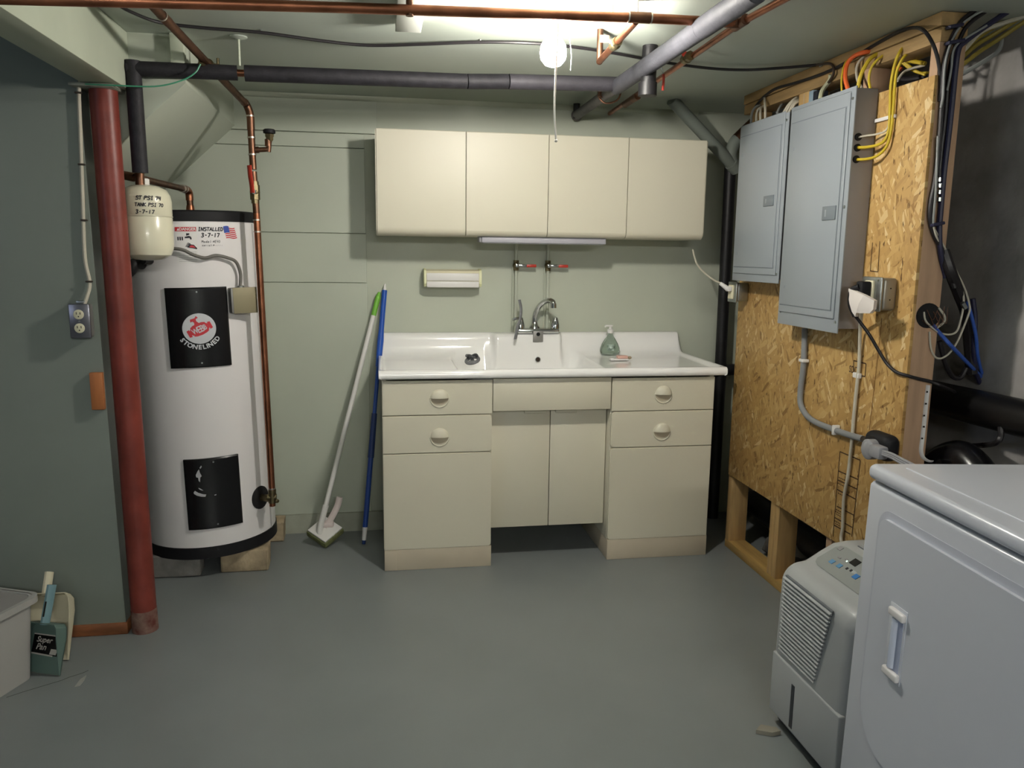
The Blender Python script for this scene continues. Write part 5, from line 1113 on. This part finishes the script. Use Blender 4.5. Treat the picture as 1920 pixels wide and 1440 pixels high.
# pale splinter on the floor by its base
tag(B().prism([(1.098, -1.990), (1.125, -1.965), (1.165, -1.985), (1.170, -2.005), (1.14, -2.01)], 'z', .001, .014).done('wood_chip', mat('pale chip', '#8a8578', .7)), 'pale wood chip on the floor at the dehumidifier base', 'chip')

# ================================================================ bin and dustpans at the left
t = thing('storage_bin', 'white plastic bin at the left edge by the dustpans', 'bin', (-1.30, -1.45, 0))
c0 = Vector((-1.160, -1.333, 0)); e1 = Vector((-.38, -.925, 0)).normalized(); e2 = Vector((-.925, .38, 0)).normalized()
def binpt(u, v, z, fl): 
    cu, cv = .20, .15
    return c0+e1*(cu+(u-cu)*fl)+e2*(cv+(v-cv)*fl)+Vector((0, 0, z))
def loop(z, fl, r=.035, grow=0):
    return [binpt(*q, z, fl) for q in rrect(-grow, .40+grow, -grow, .30+grow, (r, r, r, r), 6)]
b = B(); rings = []
for z, fl, gr in ((.001, 1., 0), (.262, 1.09, 0), (.264, 1.09, .012), (.280, 1.09, .012), (.282, 1.09, .008), (.282, 1.09, -.003), (.262, 1.085, -.004), (.012, .99, -.004)):
    rings.append([b.bm.verts.new(q) for q in loop(z, fl, .035, gr)])
b.skin(rings, True); b.done('tub', mat('bin plastic', '#a9a8a4', .45), t, 40)
b = B(); rr = [[b.bm.verts.new(q) for q in loop(z, fl, .035, gr)] for z, fl, gr in ((.262, 1.09, .013), (.284, 1.09, .013), (.284, 1.09, .004))]
b.skin(rr, False); b.done('rim', mat('bin plastic', '#a9a8a4', .45), t, 40)
b = B(); b.poly(loop(.279, 1.09, .035, -.002)); b.done('lid', mat('bin lid', '#918f8c', .5), t, 40)

def dustpan(name, label, m, o, u, v, wdt, hgt, hl, lean_n, depth=.045, handle_m=None):
    u = Vector(u).normalized(); v = Vector(v).normalized(); nn = u.cross(v).normalized()
    if nn.y > 0: nn = -nn
    P = lambda a, b_, c=0.: Vector(o)+u*a+v*b_+nn*c
    t = thing(name, label, 'dustpan', o)
    b = B(); w2 = wdt/2; th = .004
    out = [(-w2, 0), (w2, 0), (w2*.98, hgt*.75), (w2*.90, hgt*.93), (w2*.75, hgt), (-w2*.75, hgt), (-w2*.90, hgt*.93), (-w2*.98, hgt*.75)]
    A = [b.bm.verts.new(P(*q, 0)) for q in out]; C = [b.bm.verts.new(P(*q, th)) for q in out]; b.skin([A, C]); b.done('pan', m, t)
    b = B(); wall = out[1:]+[out[0]]
    prof_ = [(q, min(1, .12+q[1]/hgt*1.1)) for q in wall]
    r0 = [b.bm.verts.new(P(*q, 0)) for q, k in prof_]; r1 = [b.bm.verts.new(P(*q, depth*k)) for q, k in prof_]
    r2 = [b.bm.verts.new(P(q[0]*.96, q[1]*.985, depth*k)) for q, k in prof_]; r3 = [b.bm.verts.new(P(q[0]*.96, q[1]*.985, th)) for q, k in prof_]
    b.skin([r0, r1, r2, r3], False, False); b.done('side_wall', m, t, 30)
    h0 = P(0, hgt*.96, depth*.6); h1 = P(.0, hgt+hl, depth*.6+lean_n)
    B().tube([h0, h0+(h1-h0)*.25, h0+(h1-h0)*.7, h1], .016, 10, 5, flat=.011).done('handle', handle_m or m, t)
    return t, P
dp, P1 = dustpan('dustpan', 'off white dustpan against the left green wall', OFFW, (-1.182, -1.235, 0.002), (1, -.06, 0), (0.0, .16, .26), .190, .225, .075, .0)
dg, P2 = dustpan('dustpan', 'grey green dustpan with a black label beside the bin', TEAL, (-1.141, -1.322, 0.002), (.93, -.37, 0), (.030, .10, .26), .140, .165, .125, .0, .05, mat('blue grey plastic', '#6f8f96', .4))
b = B(); sheet_ = [P2(-.055, .058, .0046), P2(.052, .058, .0046), P2(.052, .125, .0046), P2(-.055, .125, .0046)]; b.poly(sheet_); lb_ = b.done('label', BLACK, dg)
b = B(); add_font(b, 'Super', .026, lambda u, v: P2(-.012+u, .098+v, .0052), .25, .0006); add_font(b, 'Pan', .028, lambda u, v: P2(-.020+u, .074+v, .0052), .25, .0006); b.poly([P2(.016, .062, .0052), P2(.042, .062, .0052), P2(.046, .080, .0052), P2(.020, .080, .0052)])
b.poly([P2(-.055, .058, .005), P2(.03, .055, .005), P2(.03, .060, .005), P2(-.055, .063, .005)]); b.poly([P2(-.055, .121, .005), P2(.052, .121, .005), P2(.052, .125, .005), P2(-.055, .125, .005)])
b.done('label_print', mat('label print', '#b9b4ae', .5), lb_)
b = B(); hb0 = P2(0, .185, .05*.6+.012); hb1 = P2(0, .235, .05*.6+.012); b.cyl(hb0, hb1, .0035, n=8); b.done('handle_slot', DARK, dg)
# hairline crack and a chip in the floor paint
b = B(); pts = [(-1.194, -1.463, 0.001), (-1.154, -1.435, 0.001), (-1.102, -1.403, 0.001), (-1.062, -1.379, 0.001), (-1.044, -1.361, 0.001), (-1.010, -1.339, 0.001), (-0.997, -1.323, 0.001)]
for p, q in zip(pts, pts[1:]):
    p, q = Vector(p), Vector(q); d = (q-p).normalized(); n_ = Vector((-d.y, d.x, 0))*.0014; b.poly([p+n_, q+n_, q-n_, p-n_])
fl_ = bpy.data.objects['floor']
b.done('crack', mat('floor crack', '#3a3835', .9), fl_)
b = B(); b.prism([q[:2] for q in ((-1.005, -1.426, 0.000), (-1.004, -1.379, 0.000), (-0.993, -1.354, 0.000), (-0.988, -1.388, 0.000), (-0.990, -1.421, 0.000))], 'z', -.001, .001); b.done('paint_chip', mat('floor chip', '#a19f9a', .8), fl_)
